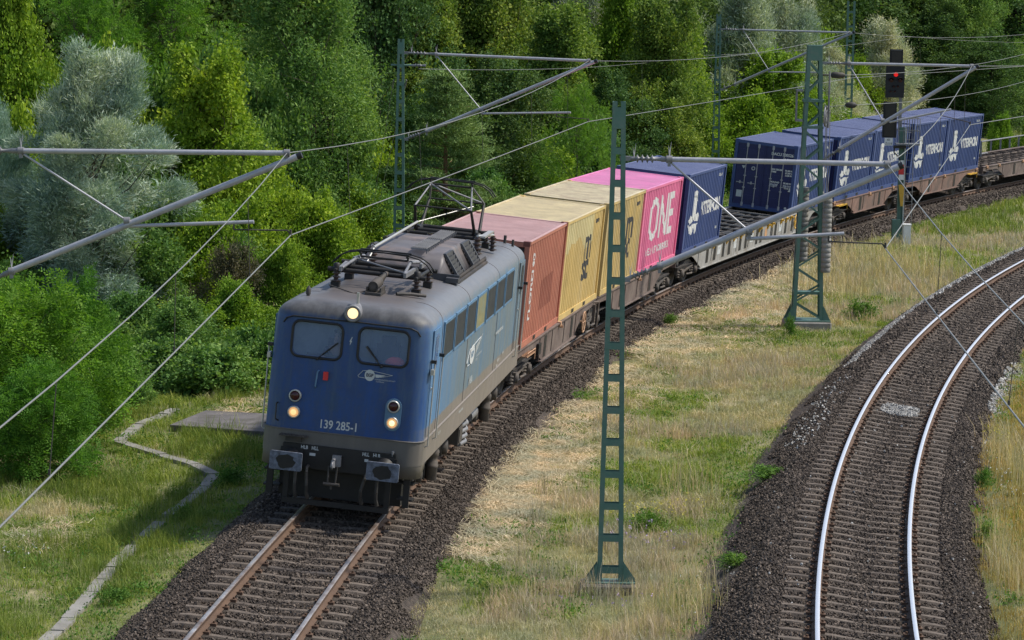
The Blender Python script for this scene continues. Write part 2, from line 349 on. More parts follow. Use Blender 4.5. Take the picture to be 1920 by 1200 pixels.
# rails and sleepers: each track one thing
def rail_mesh(T, sd, s0, s1):
    prof = [(-.036, 0), (-.03, .004 - .0), (.03, .004), (.036, 0), (.036, -.04), (.009, -.055), (.009, -.135), (.07, -.155), (.07, -.165), (-.07, -.165), (-.07, -.155), (-.009, -.135), (-.009, -.055), (-.036, -.04)]
    S = np.arange(s0, s1 + .01, 1.0); n = len(prof)
    V = np.concatenate([np.stack([T.pt(s, sd * .7535 + a, b) for a, b in prof]) for s in S])
    i = np.arange(len(S) - 1)[:, None] * n; j = np.arange(n)[None]; jn = (j + 1) % n
    Fq = np.stack([i + j, i + n + j, i + n + jn, i + jn], -1).reshape(-1, 4)
    me = mesh_arrays('rail', V, Fq); mi = np.tile([0, 0, 0] + [1] * 11, len(S) - 1); me.polygons.foreach_set('material_index', mi[:len(me.polygons)]); return me
def sleeper_mb():
    mb = MB(); st = [(-1.3, .10, -.185, .13), (-1.12, .10, -.172, .14), (-.76, .115, -.172, .15), (-.5, .105, -.178, .13), (0, .09, -.2, .11), (.5, .105, -.178, .13), (.76, .115, -.172, .15), (1.12, .10, -.172, .14), (1.3, .10, -.185, .13)]
    vs = []
    for x, hw, zt, bw in st: vs += [(x, -bw, -.32), (x, -hw * .62, zt), (x, hw * .62, zt), (x, bw, -.32)]
    fs = [(4 * k + j, 4 * k + (j + 1) % 4, 4 * k + 4 + (j + 1) % 4, 4 * k + 4 + j) for k in range(len(st) - 1) for j in range(4)] + [(0, 1, 2, 3), (35, 34, 33, 32)]
    mb.add(vs, fs, 0)
    for sd in (-1, 1):
        for a in (-.11, .11): mb.box((sd * .7535 + a, 0, -.15), (.09, .12, .045), 1); mb.lathe((sd * .7535 + a, 0, -.13), [(.02, 0), (.02, .035)], n=6, mi=1)
    return mb
def track(T, name, label, s0, s1, sl0, sl1, head):
    root = thing(name, label, 'railway track', T.frame(0, 2))
    for sd in (-1, 1):
        me = rail_mesh(T, sd, s0, s1); inv = WM[root.name].inverted(); me.transform(inv); link('rail', me, [head, 'rust'], root)
    ss = np.arange(sl0, sl1, .6); cand = [s for s in ss]
    sleep = sleeper_mb(); first = None; rest = MB()
    for k, s in enumerate(cand):
        F = T.frame(s - .5 + rng.uniform(-.01, .01), 1.0); F = F @ Matrix.Translation((rng.normal(0, .012), .5, 0)) @ Matrix.Rotation(rng.normal(0, .006), 4, 'Z')
        if k < 100:
            if first is None: first = sleep.build('sleeper', ['sleeper', 'rust'], root, F)
            else:
                c_ = first.copy(); col.objects.link(c_); apply(c_, root, F)
        else: rest.v += [tuple(F @ Vector(q)) for q in sleep.v]; b_ = len(rest.v) - len(sleep.v); rest.f += [tuple(i + b_ for i in f) for f in sleep.f]; rest.m += sleep.m; rest.sm += sleep.sm
    if rest.v:
        o = rest.build('sleepers', ['sleeper', 'rust'], root, Matrix.Identity(4)); o['kind'] = 'stuff'
    return root
track(T1, 'railway_track', 'railway track with brown rusty rails that the blue locomotive stands on', -14, 190, 3.0, 165, 'railhead_dull')
track(T2, 'railway_track', 'empty curving railway track with bright silver rails on the right', -14, 120, 2.5, 88, 'railhead')

# cable duct, slabs
mb = MB(); ductpx = [(80, 1205), (130, 1150), (190, 1080), (250, 1020), (300, 975), (350, 935), (385, 910), (402, 888), (365, 872), (300, 853), (222, 826), (262, 795), (330, 768)]
pts = [on_z(px, py, -.52) for px, py in ductpx]
pts = [Vector((q.x, q.y, float(gz(q.x, q.y)[0]))) for q in pts]
for a, b in zip(pts[:-1], pts[1:]):
    L = (b - a).length; n = max(1, round(L / .95))
    for i in range(n):
        sunk = -.07 if random.Random(i * 13 + int(a.y * 7)).random() < .12 else 0
        p = a.lerp(b, i / n); q = a.lerp(b, (i + .955) / n); sd_ = random.Random(i * 7 + int(p.y * 10)).uniform(-.03, .03); p.x += sd_; q.x += sd_ * .5; dz = sunk + random.Random(i + int(L * 100)).uniform(-.01, .012)
        mb.beam(p + Vector((0, 0, .02 + dz)), q + Vector((0, 0, .02 + dz)), .23 if p.y < 62 else .26, .1)
tag(mb.build('cable_duct', 'concrete'), 'narrow zigzag line of pale concrete trough covers in the grass left of the train', 'cable duct')
def slab(name, pxs, z, th, mat, label):
    P = [on_z(px, py, z) for px, py in pxs]; mb = MB(); n = len(P)
    vs = [(p.x, p.y, z) for p in P] + [(p.x, p.y, z - th) for p in P]
    mb.add(vs, [tuple(range(n)), tuple(range(2 * n - 1, n - 1, -1))] + [((i + 1) % n, i, n + i, n + (i + 1) % n) for i in range(n)])
    o = mb.build(name, mat); bv = o.modifiers.new('bevel', 'BEVEL'); bv.width = .02; bv.segments = 2
    return tag(o, label, 'concrete slab')
slab('concrete_slab', [(318, 796), (540, 812), (560, 778), (385, 769)], -.42, .16, 'slab', 'dark flat concrete slab in the grass left of the locomotive front')
slab('concrete_slab', [(438, 650), (540, 655), (570, 622), (500, 628)], -.3, .25, 'concrete', 'weathered concrete slab edge among the shrubs beside the driver window')
slab('concrete_slab', [(437, 768), (545, 752), (560, 738), (520, 740)], -.5, .08, 'slab', 'thin overgrown strip of concrete behind the larger dark slab')
# ================================================================== locomotive
def loco_material():
    m, nt, b = nmat('loco_paint'); tc = N(nt, 'ShaderNodeTexCoord'); s = N(nt, 'ShaderNodeSeparateXYZ'); nt.links.new(tc.outputs['Object'], s.inputs[0])
    def mr(o, a, b_, c=0., d=1.):
        n = N(nt, 'ShaderNodeMapRange', clamp=True); n.inputs[1].default_value = a; n.inputs[2].default_value = b_; n.inputs[3].default_value = c; n.inputs[4].default_value = d; nt.links.new(o, n.inputs[0]); return n.outputs[0]
    def mth(op, a, b_):
        n = N(nt, 'ShaderNodeMath', operation=op)
        for i, v in enumerate((a, b_)):
            if hasattr(v, 'is_linked'): nt.links.new(v, n.inputs[i])
            else: n.inputs[i].default_value = v
        return n.outputs[0]
    streak = noise(nt, 3.2, 6, .7, 'Object', (1, 1, .12)); blot = noise(nt, 1.6, 6, .65); fine = noise(nt, 14, 5, .7)
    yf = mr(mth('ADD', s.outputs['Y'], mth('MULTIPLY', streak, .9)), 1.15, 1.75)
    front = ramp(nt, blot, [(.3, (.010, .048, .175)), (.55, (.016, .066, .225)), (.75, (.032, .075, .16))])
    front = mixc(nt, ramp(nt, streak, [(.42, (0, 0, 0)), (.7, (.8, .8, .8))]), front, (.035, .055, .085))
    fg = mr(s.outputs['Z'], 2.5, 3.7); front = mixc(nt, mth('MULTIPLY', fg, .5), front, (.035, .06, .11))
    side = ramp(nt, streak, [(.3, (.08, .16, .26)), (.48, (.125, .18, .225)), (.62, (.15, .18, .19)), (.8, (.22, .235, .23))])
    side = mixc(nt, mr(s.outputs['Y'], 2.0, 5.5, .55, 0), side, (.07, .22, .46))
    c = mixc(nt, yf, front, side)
    bandz = mr(mth('ADD', s.outputs['Z'], mth('MULTIPLY', blot, .02)), 1.57, 1.575, 1, 0)
    bside = mr(mth('ADD', s.outputs['Z'], mth('MULTIPLY', blot, .08)), 1.80, 1.83, 1, 0)
    c = mixc(nt, mth('MULTIPLY', bandz, 1), c, mixc(nt, streak, (.075, .072, .07), (.16, .145, .13)))
    c = mixc(nt, mth('MULTIPLY', bside, yf), c, mixc(nt, streak, (.155, .137, .122), (.25, .215, .185)))
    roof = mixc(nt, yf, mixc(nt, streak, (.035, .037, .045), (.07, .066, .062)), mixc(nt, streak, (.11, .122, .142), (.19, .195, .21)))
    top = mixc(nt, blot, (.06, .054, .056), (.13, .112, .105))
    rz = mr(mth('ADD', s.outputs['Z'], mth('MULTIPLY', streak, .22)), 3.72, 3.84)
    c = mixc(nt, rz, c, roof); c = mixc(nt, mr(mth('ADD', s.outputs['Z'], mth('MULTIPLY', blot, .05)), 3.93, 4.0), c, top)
    c = mixc(nt, ramp(nt, fine, [(.5, (0, 0, 0)), (.85, (.35, .35, .35))]), c, (.10, .09, .08))
    nt.links.new(c, b.inputs['Base Color']); b.inputs['Roughness'].default_value = .42; b.inputs['Specular IOR Level'].default_value = .45
    nt.links.new(ramp(nt, blot, [(.3, (.42,) * 3), (.8, (.68,) * 3)]), b.inputs['Roughness'])
    bump(nt, b, noise(nt, 1.2, 3, .5), .25, .02)
    return m
M['loco'] = loco_material()
M['hood'] = basic('roof_hood_grime', (.12, .108, .112), .5, 0, .2, 3, (.27, .20, .165), 1.1, lo=.5, hi=.75)
M['louvre'] = basic('louvre', (.055, .055, .06), .5, 0, .2, 5)
M['bluepart'] = basic('blue_trim', (.10, .20, .32), .5, 0, .2, 4)
M['sidewin'] = basic('dark_vent_glass', (.028, .034, .045), .45, 0, .3, 6, (.045, .052, .06), 2, spec=.3)
M['sidewin_reflect'] = basic('yellow_reflection_glass', (.25, .23, .12), .35, 0, .3, 8, (.2, .24, .2), 3)  # yellowish tint paints a reflection onto one vent pane
M['buffer_face'] = basic('scuffed_buffer_plate', (.13, .15, .20), .6, 0, .35, 14, (.04, .045, .06), 9)
M['lens_ring'] = basic('lamp_ring', (.5, .49, .46), .4, .5, .1, 6)
M['cab'] = basic('cab_interior', (.5, .56, .62), .8, 0, .2, 2)
M['skin'] = basic('skin', (.45, .25, .18), .6, 0, .08, 6)
M['shirt'] = basic('dark_shirt', (.05, .055, .08), .85, 0, .2, 8)
M['hair'] = basic('brown_hair', (.06, .035, .02), .7, 0, .2, 20)
M['redcloth'] = basic('red_cloth', (.75, .05, .05), .8, 0, .12, 8)
def glass(name, c, sky_tint, dens):
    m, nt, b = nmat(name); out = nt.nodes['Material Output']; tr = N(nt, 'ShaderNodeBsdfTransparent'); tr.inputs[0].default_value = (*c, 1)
    b.inputs['Base Color'].default_value = (*sky_tint, 1); b.inputs['Roughness'].default_value = .08; b.inputs['Specular IOR Level'].default_value = .9
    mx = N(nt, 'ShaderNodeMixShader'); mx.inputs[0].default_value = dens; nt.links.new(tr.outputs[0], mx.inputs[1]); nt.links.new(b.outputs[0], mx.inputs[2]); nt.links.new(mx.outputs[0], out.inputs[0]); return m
M['lensrim'] = emit('lens_rim_glow', (1.0, .55, .22), .42)
M['windscreen'] = glass('windscreen', (.8, .88, .97), (.28, .44, .72), .32)  # pale blue body colour paints the sky's reflection into the panes

def pieces(items, name, mats, parent, M4=None):
    return [q.build(name, mats, parent, M4) for q in items]
LF = T1.frame(14.235, 16.49) @ Matrix.Translation((-.01, 0, 0))
loco = thing('locomotive', 'blue electric locomotive with one raised pantograph at the head of the container train', 'locomotive', LF)
def rrect(hw, y0, y1, rc, z, n=7):
    pts = []
    for cx, cy, a0 in ((hw - rc, y1 - rc, 0), (-hw + rc, y1 - rc, 90), (-hw + rc, y0 + rc, 180), (hw - rc, y0 + rc, 270)):
        for i in range(n): a = R_(a0 + 90 * i / (n - 1)); pts.append((cx + rc * math.cos(a), cy + rc * math.sin(a), z))
    return pts
def loft(mb, rings, mi=0, sm=True):
    n = len(rings[0]); vs = [p for r in rings for p in r]
    fs = [(k * n + i, k * n + (i + 1) % n, (k + 1) * n + (i + 1) % n, (k + 1) * n + i) for k in range(len(rings) - 1) for i in range(n)]
    return mb.add(vs, fs + [tuple(range(n))[::-1], tuple(range((len(rings) - 1) * n, len(rings) * n))], mi, sm)
LB = 15.88
yfz = lambda z: .655 + max(0, z - 1.56) * .03 + max(0, z - 2.6) * .04
rings = [rrect(1.50, .62, LB, .34, 1.10), rrect(1.50, .62, LB, .34, 1.33), rrect(1.50, .62, LB, .34, 1.548), rrect(1.482, .65, LB - .03, .33, 1.56)]
for z in (1.9, 2.3, 2.7, 3.1, 3.4, 3.56): rings.append(rrect(1.482 - max(0, z - 2.6) * .02, yfz(z), LB + .62 - yfz(z), .33, z))
for i in range(1, 9):
    a = R_(90 * i / 8); z = 3.6 + .34 * math.sin(a); ins = .52 * (1 - math.cos(a)); insf = .40 * (1 - math.cos(a)); y0 = yfz(3.56) + insf
    rings.append(rrect(1.46 - ins, y0, LB + .62 - y0, .34, z))
rings.append(rrect(.5, 1.9, LB - 1.2, .3, 4.0))
mb = MB(); loft(mb, rings); body = mb.build('body', ['loco', 'cab'], loco)
# cut the cab and its windows out of the body
def cutter(rgs):
    mb = MB(); loft(mb, rgs, 0, False); return mb.build('cutter', 'cab', loco)
def xzrr(x0, x1, z0, z1, rc, y, n=6):
    pts = []
    for cx, cz, a0 in ((x1 - rc, z1 - rc, 0), (x0 + rc, z1 - rc, 90), (x0 + rc, z0 + rc, 180), (x1 - rc, z0 + rc, 270)):
        for i in range(n): a = R_(a0 + 90 * i / (n - 1)); pts.append((cx + rc * math.cos(a), y, cz + rc * math.sin(a)))
    return pts
WINS = [(-1.07, -.17), (.17, 1.07)]; WZ = (2.925, 3.545)
cuts = [cutter([rrect(1.36, .82, 2.3, .2, 1.9), rrect(1.36, .82, 2.3, .2, 3.6)])]
for x0, x1 in WINS: cuts.append(cutter([xzrr(x0, x1, *WZ, .13, .3), xzrr(x0, x1, *WZ, .13, .95)]))
for yw in (1.32,): cuts.append(cutter([[(x, y_, z_) for y_, z_ in ((yw, 2.85), (yw + .4, 2.85), (yw + .4, 3.45), (yw, 3.45))] for x in (-1.7, 1.7)]))
for c_ in cuts:
    bo = body.modifiers.new('cut', 'BOOLEAN'); bo.operation = 'DIFFERENCE'; bo.object = c_; bo.solver = 'EXACT'
bpy.context.view_layer.update()
dg = bpy.context.evaluated_depsgraph_get(); me = bpy.data.meshes.new_from_object(body.evaluated_get(dg)); body.modifiers.clear(); old = body.data; body.data = me
for c_ in cuts: bpy.data.objects.remove(c_)
me.materials.clear(); me.materials.append(M['loco']); me.materials.append(M['cab'])
for p in me.polygons:
    if p.center.y < 2.31 and p.center.y > .8 and 1.88 < p.center.z < 3.61 and abs(p.center.x) < 1.365 and (p.center - Vector((0, 1.5, 2.75))).dot(p.normal) < 0: p.material_index = 1
me.set_sharp_from_angle(angle=R_(28))
# apron, buffer beam
n = 8
for sx in (-1, 1):
    mb = MB(); out = []; 
    for i in range(n): a = R_(90 * i / (n - 1)); out.append((sx * (1.15 + .34 * math.sin(a)), .96 - .34 * math.cos(a)))
    out = [(sx * .9, .62)] + out + [(sx * 1.49, 1.35)]
    zb = [.86] * (len(out) - 1) + [1.0]
    vs = [(x, y, 1.12) for x, y in out] + [(x, y, z) for (x, y), z in zip(out, zb)] + [(x * .985, y + .02, 1.12) for x, y in out] + [(x * .985, y + .02, z) for (x, y), z in zip(out, zb)]
    k = len(out); fs = []
    for i in range(k - 1): fs += [(i, i + 1, k + i + 1, k + i), (2 * k + i, 3 * k + i, 3 * k + i + 1, 2 * k + i + 1), (k + i, k + i + 1, 3 * k + i + 1, 3 * k + i)]
    mb.add(vs, fs, 0, True)
    mb.build('apron', 'loco', loco)
MB().box((0, .60, 1.09), (2.1, .09, .43)).box((0, .7, 1.0), (1.9, .2, .3)).build('buffer_beam', 'black', loco)
mb = MB()
mb.box((0, 8.25, .98), (2.3, 14.6, .26)); mb.box((0, 8.25, .7), (1.2, 3.4, .4)); mb.build('underframe', 'black', loco)
# ledge moulding, gutter
mb = MB(); r = rrect(1.507, .612, LB + .006, .345, 1.552); 
for a, b_ in zip(r, r[1:] + r[:1]): mb.tube(a, b_, .009, n=5)
mb.build('waist_moulding', 'loco', loco)
mb = MB(); g = [(-1.28, yfz(3.4) + .04, 3.50), (-1.22, yfz(3.5) - .005, 3.59), (-1.1, yfz(3.6) - .012, 3.635), (0, yfz(3.6) - .012, 3.645), (1.1, yfz(3.6) - .012, 3.635), (1.22, yfz(3.5) - .005, 3.59), (1.28, yfz(3.4) + .04, 3.50)]
mb.path(g, .014); mb.build('rain_gutter', 'rubber', loco)
# panel seams
for y0_ in (2.3, 6.1, 10.85, 14.3):
    mb = MB(); pr_ = [(1.486, 1.58), (1.486, 2.6), (1.468, 3.56)] + [(1.461 - .52 * (1 - math.cos(R_(11.25 * i))), 3.6 + .34 * math.sin(R_(11.25 * i)) + .003) for i in range(9)]
    pts_ = [(x, y0_, z) for x, z in pr_] + [(-x, y0_, z) for x, z in pr_[::-1]]; mb.path(pts_, .006, 4); mb.build('panel_seam', 'hood', loco)
# windows
for k, (x0, x1) in enumerate(WINS):
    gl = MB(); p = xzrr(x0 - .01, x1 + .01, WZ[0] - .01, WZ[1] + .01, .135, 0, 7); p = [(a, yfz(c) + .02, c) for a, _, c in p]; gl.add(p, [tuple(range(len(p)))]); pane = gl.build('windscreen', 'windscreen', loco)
    fr = MB(); q = xzrr(x0 - .018, x1 + .018, WZ[0] - .018, WZ[1] + .018, .14, 0, 7); q = [(a, yfz(c) - .004, c) for a, _, c in q]
    for a, b_ in zip(q, q[1:] + q[:1]): fr.tube(a, b_, .024, n=8)
    fr.build('window_frame', 'rubber', pane, WM[loco.name])
    wp = MB()
    piv, tip = ((-.58, 2.9), (-.24, 3.22)) if k == 0 else ((.62, 2.89), (.3, 3.22))
    P = lambda q, o=.05: (q[0], yfz(q[1]) - o, q[1])
    wp.tube(P(piv), P(tip, .06), .012, .008, 6); d = ((tip[0] - piv[0]), (tip[1] - piv[1])); m0 = (piv[0] + d[0] * .25 + .0, piv[1] + d[1] * .25); wp.beam(P(m0, .035), P((tip[0] + .02, tip[1] + .01), .035), .014, .03)
    wp.lathe(P(piv, .0), [(.028, 0), (.028, .07), (.012, .08)], axis=(0, -1, 0), n=10); wp.build('wiper', 'rubber', loco)
# cab fittings
for x in (-.40, .52):
    mb = MB(); mb.box((x, 1.75, 2.5), (.46, .42, .1)); mb.box((x, 1.98, 2.82), (.44, .09, .62), rot=Matrix.Rotation(-.1, 3, 'X')); mb.box((x, 2.02, 3.2), (.26, .08, .16)); mb.box((x, 1.78, 2.2), (.12, .12, .6)); mb.build('cab_seat', 'shirt', loco)
mb = MB(); mb.box((0, .97, 2.55), (2.5, .24, .5)); mb.box((-.5, .98, 2.88), (.7, .26, .06), rot=Matrix.Rotation(.2, 3, 'X')); mb.build('control_desk', 'dark', loco)
MB().box((.95, 2.2, 2.9), (.5, .06, 1.2)).box((-.1, 2.25, 3.1), (.5, .05, .6)).build('cab_cupboard', 'offwhite', loco)
# lamps
def lamp(x, z, lit, y, r=.115, mat=None, name='headlight'):
    mb = MB(); mb.lathe((x, y + .03, z), [(r, 0), (r, .07), (r * .82, .085), (r * .78, .06), (r * .78, .05)], axis=(0, -1, 0), n=22); h = mb.build(name, 'lens_ring', loco)
    mb = MB(); mb.lathe((x, y - .0, z), [(r * .80, .02), (r * .7, .045), (r * .4, .06), (.004, .064)], axis=(0, -1, 0), n=18); ln = mb.build('lens', 'lensrim' if mat != 'darkred' else mat, h, WM[loco.name])
    if mat != 'darkred': MB().lathe((x, y - .0, z), [(r * .52, .05), (r * .4, .066), (r * .2, .07), (.004, .072)], axis=(0, -1, 0), n=16).build('bulb', mat, h, WM[loco.name])
for sx in (-1, 1):
    y = yfz(1.87)
    if sx > 0:
        MB().prism([(.92 + .15 * math.cos(a), z + .15 * math.sin(a)) for z, a0 in ((2.18, 0), (1.875, 180)) for a in [R_(a0 + 180 * i / 10) for i in range(11)]], y - .03, y + .02, 'y').build('lamp_housing', 'bluepart', loco)
    lamp(sx * .92, 1.875, 1, y - .02, mat='glowlamp' if sx > 0 else 'dimlamp')
    lamp(sx * .92, 2.18, 0, y - .02, mat='darkred', name='tail_light')
mb = MB(); yt = yfz(3.6) - .02
mb.lathe((0, yt + .5, 3.80), [(.10, 0), (.15, .1), (.155, .52), (.16, .56), (.125, .57), (.12, .53)], axis=(0, -1, 0), n=20); h = mb.build('headlight', 'greysteel', loco)
MB().lathe((0, yt - .0, 3.80), [(.122, .0), (.1, .03), (.05, .045), (.004, .05)], axis=(0, -1, 0), n=18).build('lens', 'glowlamp', h, LF)
MB().tube((.02, 1.05, 3.93), (.02, 1.02, 4.14), .025).box((.02, 1.03, 4.12), (.05, .05, .07)).build('antenna', 'lens_ring', loco)
# front fittings
def handrail(pts, name='handrail', mat='bluepart', r=.013):
    mb = MB(); mb.path(pts, r); return mb.build(name, mat, loco)
y = yfz(2.6)
handrail([(-.53, y, 2.68), (-.54, y - .07, 2.66), (-.56, y - .07, 2.40), (-.56, y, 2.37)], r=.016, mat='bluepart')
MB().box((-.39, y - .03, 2.60), (.085, .06, .15)).build('cable_socket', 'red', loco)
handrail([(-1.23, .72, 2.02), (-1.25, .60, 2.0), (-1.24, .58, 1.72), (-1.2, .66, 1.68)], mat='rubber')
mb = MB(); mb.box((-.87, .55, 1.45), (.52, .16, .018)); 
for i in range(9): mb.box((-1.1 + i * .058, .55, 1.462), (.012, .16, .012))
mb.box((-.87, .59, 1.39), (.3, .07, .1)); mb.build('footstep', 'dark', loco)
MB().tube((.99, .62, 1.34), (.99, .57, 1.33), .03).tube((.99, .57, 1.36), (.99, .57, 1.27), .018).build('socket', 'greysteel', loco)
for sx in (-1, 1):
    mb = MB(); mb.lathe((sx * .875, .6, 1.06), [(.17, 0), (.17, .1), (.13, .12), (.13, .42)], axis=(0, -1, 0), n=16); mb.box((sx * .875, .55, 1.06), (.42, .05, .34)); bf = mb.build('buffer', 'black', loco)
    mb = MB(); mb.prism([(sx * .9 + a * (.3 - c_) + 0, 1.04 + e * (.17 - c2)) for a, e, c_, c2 in ((-1, -1, 0, .02), (-1, -1, .02, 0), (1, -1, .02, 0), (1, -1, 0, .02), (1, 1, 0, .02), (1, 1, .02, 0), (-1, 1, .02, 0), (-1, 1, 0, .02))], .12, .165, 'y')
    bp = mb.build('buffer_plate', 'buffer_face', bf, LF)
    mb = MB(); rr = random.Random(3 + sx); pg = [(sx * .9 + .18 * math.cos(a) * rr.uniform(.8, 1.1), 1.03 + .14 * math.sin(a) * rr.uniform(.85, 1.1)) for a in [2 * math.pi * i / 18 for i in range(18)]]
    mb.prism(pg, .115, .119, 'y'); mb.build('grease_patch', 'black', bf, LF)
mb = MB(); mb.box((-.02, .5, 1.08), (.16, .1, .2)); mb.tube((-.06, .5, 1.12), (-.06, .34, 1.1), .035); mb.tube((-.06, .34, 1.1), (-.06, .32, .98), .035, .05); mb.torus((-.06, .3, 1.02), .055, .02, (1, 0, 0)); mb.build('coupling_hook', 'greysteel', loco)
mb = MB()
for x in (-.13, .03): mb.tube((x, .33, 1.0), (x - .01 * (1 if x > 0 else -1), .3, .68), .017)
mb.tube((-.2, .3, .67), (.1, .3, .67), .032, n=10); mb.tube((-.05, .3, .67), (-.05, .3, .58), .02); mb.build('screw_coupling', 'dark', loco)
for x, b_ in ((-.74, 0), (-.55, .03), (.57, -.08), (.78, 0)):
    mb = MB(); mb.tube((x, .54, .92), (x, .42, .9), .035); mb.path([(x, .42, .92), (x + b_ * .3, .36, .82), (x + b_, .36, .6), (x + b_, .42, .42)], .03, 8); mb.tube((x + b_, .42, .44), (x + b_ + .02, .47, .34), .035); mb.build('brake_hose', 'dark', loco)
mb = MB(); mb.box((-.0, .6, .24), (2.0, .04, .1)); 
for x in (-.95, .95): mb.box((x, .64, .5), (.1, .06, .6))
mb.build('rail_guard', 'black', loco)
MB().box((0, 1.45, .52), (2.3, .9, .5)).build('underbody_shade_block', 'black', loco)  # plain black block added to darken the gap under the cab front
for sx in (-1, 1):
    mb = MB(); mb.box((sx * 1.28, .75, .62), (.12, .05, .62)); mb.box((sx * 1.25, .9, .45), (.3, .28, .03)); mb.box((sx * 1.25, .9, .75), (.3, .28, .03)); mb.build('cab_steps', 'black', loco)
# lettering on the front
lm = MB(); yy = yfz(1.7) - .006
text_on(lm, '139 285-1', .225, (-.07, yy, 1.70), (1, 0, 0), (0, 0, 1), .80, .004); lm.build('running_number', 'offwhite', loco)
for s, x, z in (('HLB', -.65, 1.255), ('HLL', -.45, 1.255), ('HLL', .50, 1.25), ('HLB', .70, 1.25)): lm = MB(); text_on(lm, s, .095, (x, .552, z), (1, 0, 0), (0, 0, 1), .8, .002); lm.build('hose_lettering', 'offwhite', loco)
for x, w_ in ((-.49, .11), (.52, .07)): MB().box((x, .552, 1.14), (w_, .004, .05)).build('small_plate', 'offwhite', loco)
lm = MB(); y = yfz(2.68) - .008; cx, cz = .42, 2.70
lm.add([(cx + .095 * math.cos(2 * math.pi * i / 26), y - .003, cz + .105 * math.sin(2 * math.pi * i / 26)) for i in range(26)], [tuple(range(26))])
lm.path([(cx + .42, y, cz + .04), (cx + .05, y, cz + .085), (cx - .13, y, cz + .075), (cx - .22, y, cz - .03), (cx - .2, y, cz - .055), (cx - .06, y, cz - .06)], .005, 4)
lm.prism([(cx + .1, cz + .03), (cx + .3, cz + .025), (cx + .16, cz - .03), (cx + .11, cz - .03)], y - .001, y, 'y'); lm.path([(cx + .42, y, cz + .04), (cx + .2, y, cz - .02)], .004, 4)
text_on(lm, 'EISENBAHNGESELLSCHAFT', .036, (cx + .29, y, cz - .065), (1, 0, 0), (0, 0, 1), .9); text_on(lm, 'POTSDAM', .036, (cx + .2, y, cz - .105), (1, 0, 0), (0, 0, 1), .9)
lg = lm.build('front_logo', 'offwhite', loco)
lm = MB(); text_on(lm, 'EGP', .085, (cx, y - .008, cz), (1, 0, 0), (0, 0, 1), .9, .003); lm.build('logo_letters', 'shirt', lg, LF)
lm = MB(); y = yfz(3.3) - .006; lm.add([(x, y, z) for x, z in ((.02, 3.36), (-.02, 3.27), (.0, 3.27), (-.015, 3.18), (.03, 3.29), (.008, 3.29), (.035, 3.36))], [tuple(range(7))]); lm.build('lightning_mark', 'offwhite', loco)
# sides
for sx in (-1, 1):
    X = sx * 1.484
    for k, y0 in enumerate((2.5, 4.06, 5.64, 7.2, 8.78, 10.36, 11.94)):
        fr = MB(); zt, zb, w_ = 3.57, 2.88, 1.38; xo = X - sx * .008
        for c_, d_ in (((xo, y0 + w_ / 2, zt), (.03, w_, .05)), ((xo, y0 + w_ / 2, zb), (.03, w_, .05)), ((xo, y0, (zt + zb) / 2), (.036, .05, zt - zb + .05)), ((xo, y0 + w_, (zt + zb) / 2), (.036, .05, zt - zb + .05))): fr.box(c_, d_)
        f_ = fr.build('vent_window', 'bluepart', loco)
        MB().box((xo - sx * .006, y0 + w_ / 2, (zt + zb) / 2), (.03, w_ - .05, zt - zb - .05)).build('vent_pane', 'sidewin_reflect' if k == 3 else 'sidewin', f_, LF)
    for y0, sg in ((1.1, 1), (14.5, 1)):
        d = MB(); d.box((X, y0 + .42, 2.23), (.02, .84, 1.24)); d.box((X, y0 + .42, 3.52), (.02, .84, .14)); d.box((X, y0 + .11, 3.15), (.02, .22, .6)); d.box((X, y0 + .73, 3.15), (.02, .22, .6)); dd = d.build('cab_door', 'loco', loco)
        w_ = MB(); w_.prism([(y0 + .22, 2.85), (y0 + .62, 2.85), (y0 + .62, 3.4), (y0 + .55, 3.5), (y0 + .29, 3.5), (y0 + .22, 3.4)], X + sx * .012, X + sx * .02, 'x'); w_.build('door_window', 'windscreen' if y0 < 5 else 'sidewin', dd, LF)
        MB().box((X + sx * .02, y0 + .14, 2.5), (.03, .1, .03)).build('door_handle', 'lens_ring', dd, LF)
        for yr in (y0 - .08, y0 + .95):
            handrail([(X, yr, 1.42), (X + sx * .075, yr, 1.46), (X + sx * .075, yr, 3.0), (X, yr, 3.04)], mat='lens_ring', r=.014)
            MB().box((X + sx * .05, yr, 3.03), (.1, .07, .06)).build('handrail_bracket', 'rubber', loco)
    MB().box((X + sx * .05, 1.0, 2.84), (.06, .16, .1)).build('mirror', 'lens_ring', loco)
X = 1.49
lm = MB(); U, V_ = (0, 1, 0), (0, 0, 1); c0y, c0z = 7.0, 2.42
lm.add([(X + .003, c0y + .36 * math.cos(2 * math.pi * i / 30), c0z + .2 * math.sin(2 * math.pi * i / 30)) for i in range(30)], [tuple(range(30))])
lm.path([(X, c0y + 1.2, c0z + .22), (X, c0y + .3, c0z + .18), (X, c0y - .4, c0z + .14), (X, c0y - .75, c0z - .1), (X, c0y - .65, c0z - .17), (X, c0y - .3, c0z - .17)], .008, 4)
for i in range(4): lm.add([(X + .002, c0y + .5, c0z + .1 - i * .045), (X + .002, c0y + 1.5 - i * .2, c0z + .26 - i * .07), (X + .002, c0y + 1.5 - i * .2, c0z + .24 - i * .07), (X + .002, c0y + .5, c0z + .075 - i * .045)], [(0, 1, 2, 3)])
text_on(lm, 'EISENBAHNGESELLSCHAFT', .07, (X, c0y + 1.15, c0z - .13), U, V_, 1); text_on(lm, 'POTSDAM', .07, (X, c0y + .8, c0z - .21), U, V_, 1)
lg = lm.build('side_logo', 'offwhite', loco)
lm = MB(); text_on(lm, 'EGP', .16, (X + .006, c0y, c0z), U, V_, 1.4, .004); lm.build('logo_letters', 'bluepart', lg, LF)
lm = MB()
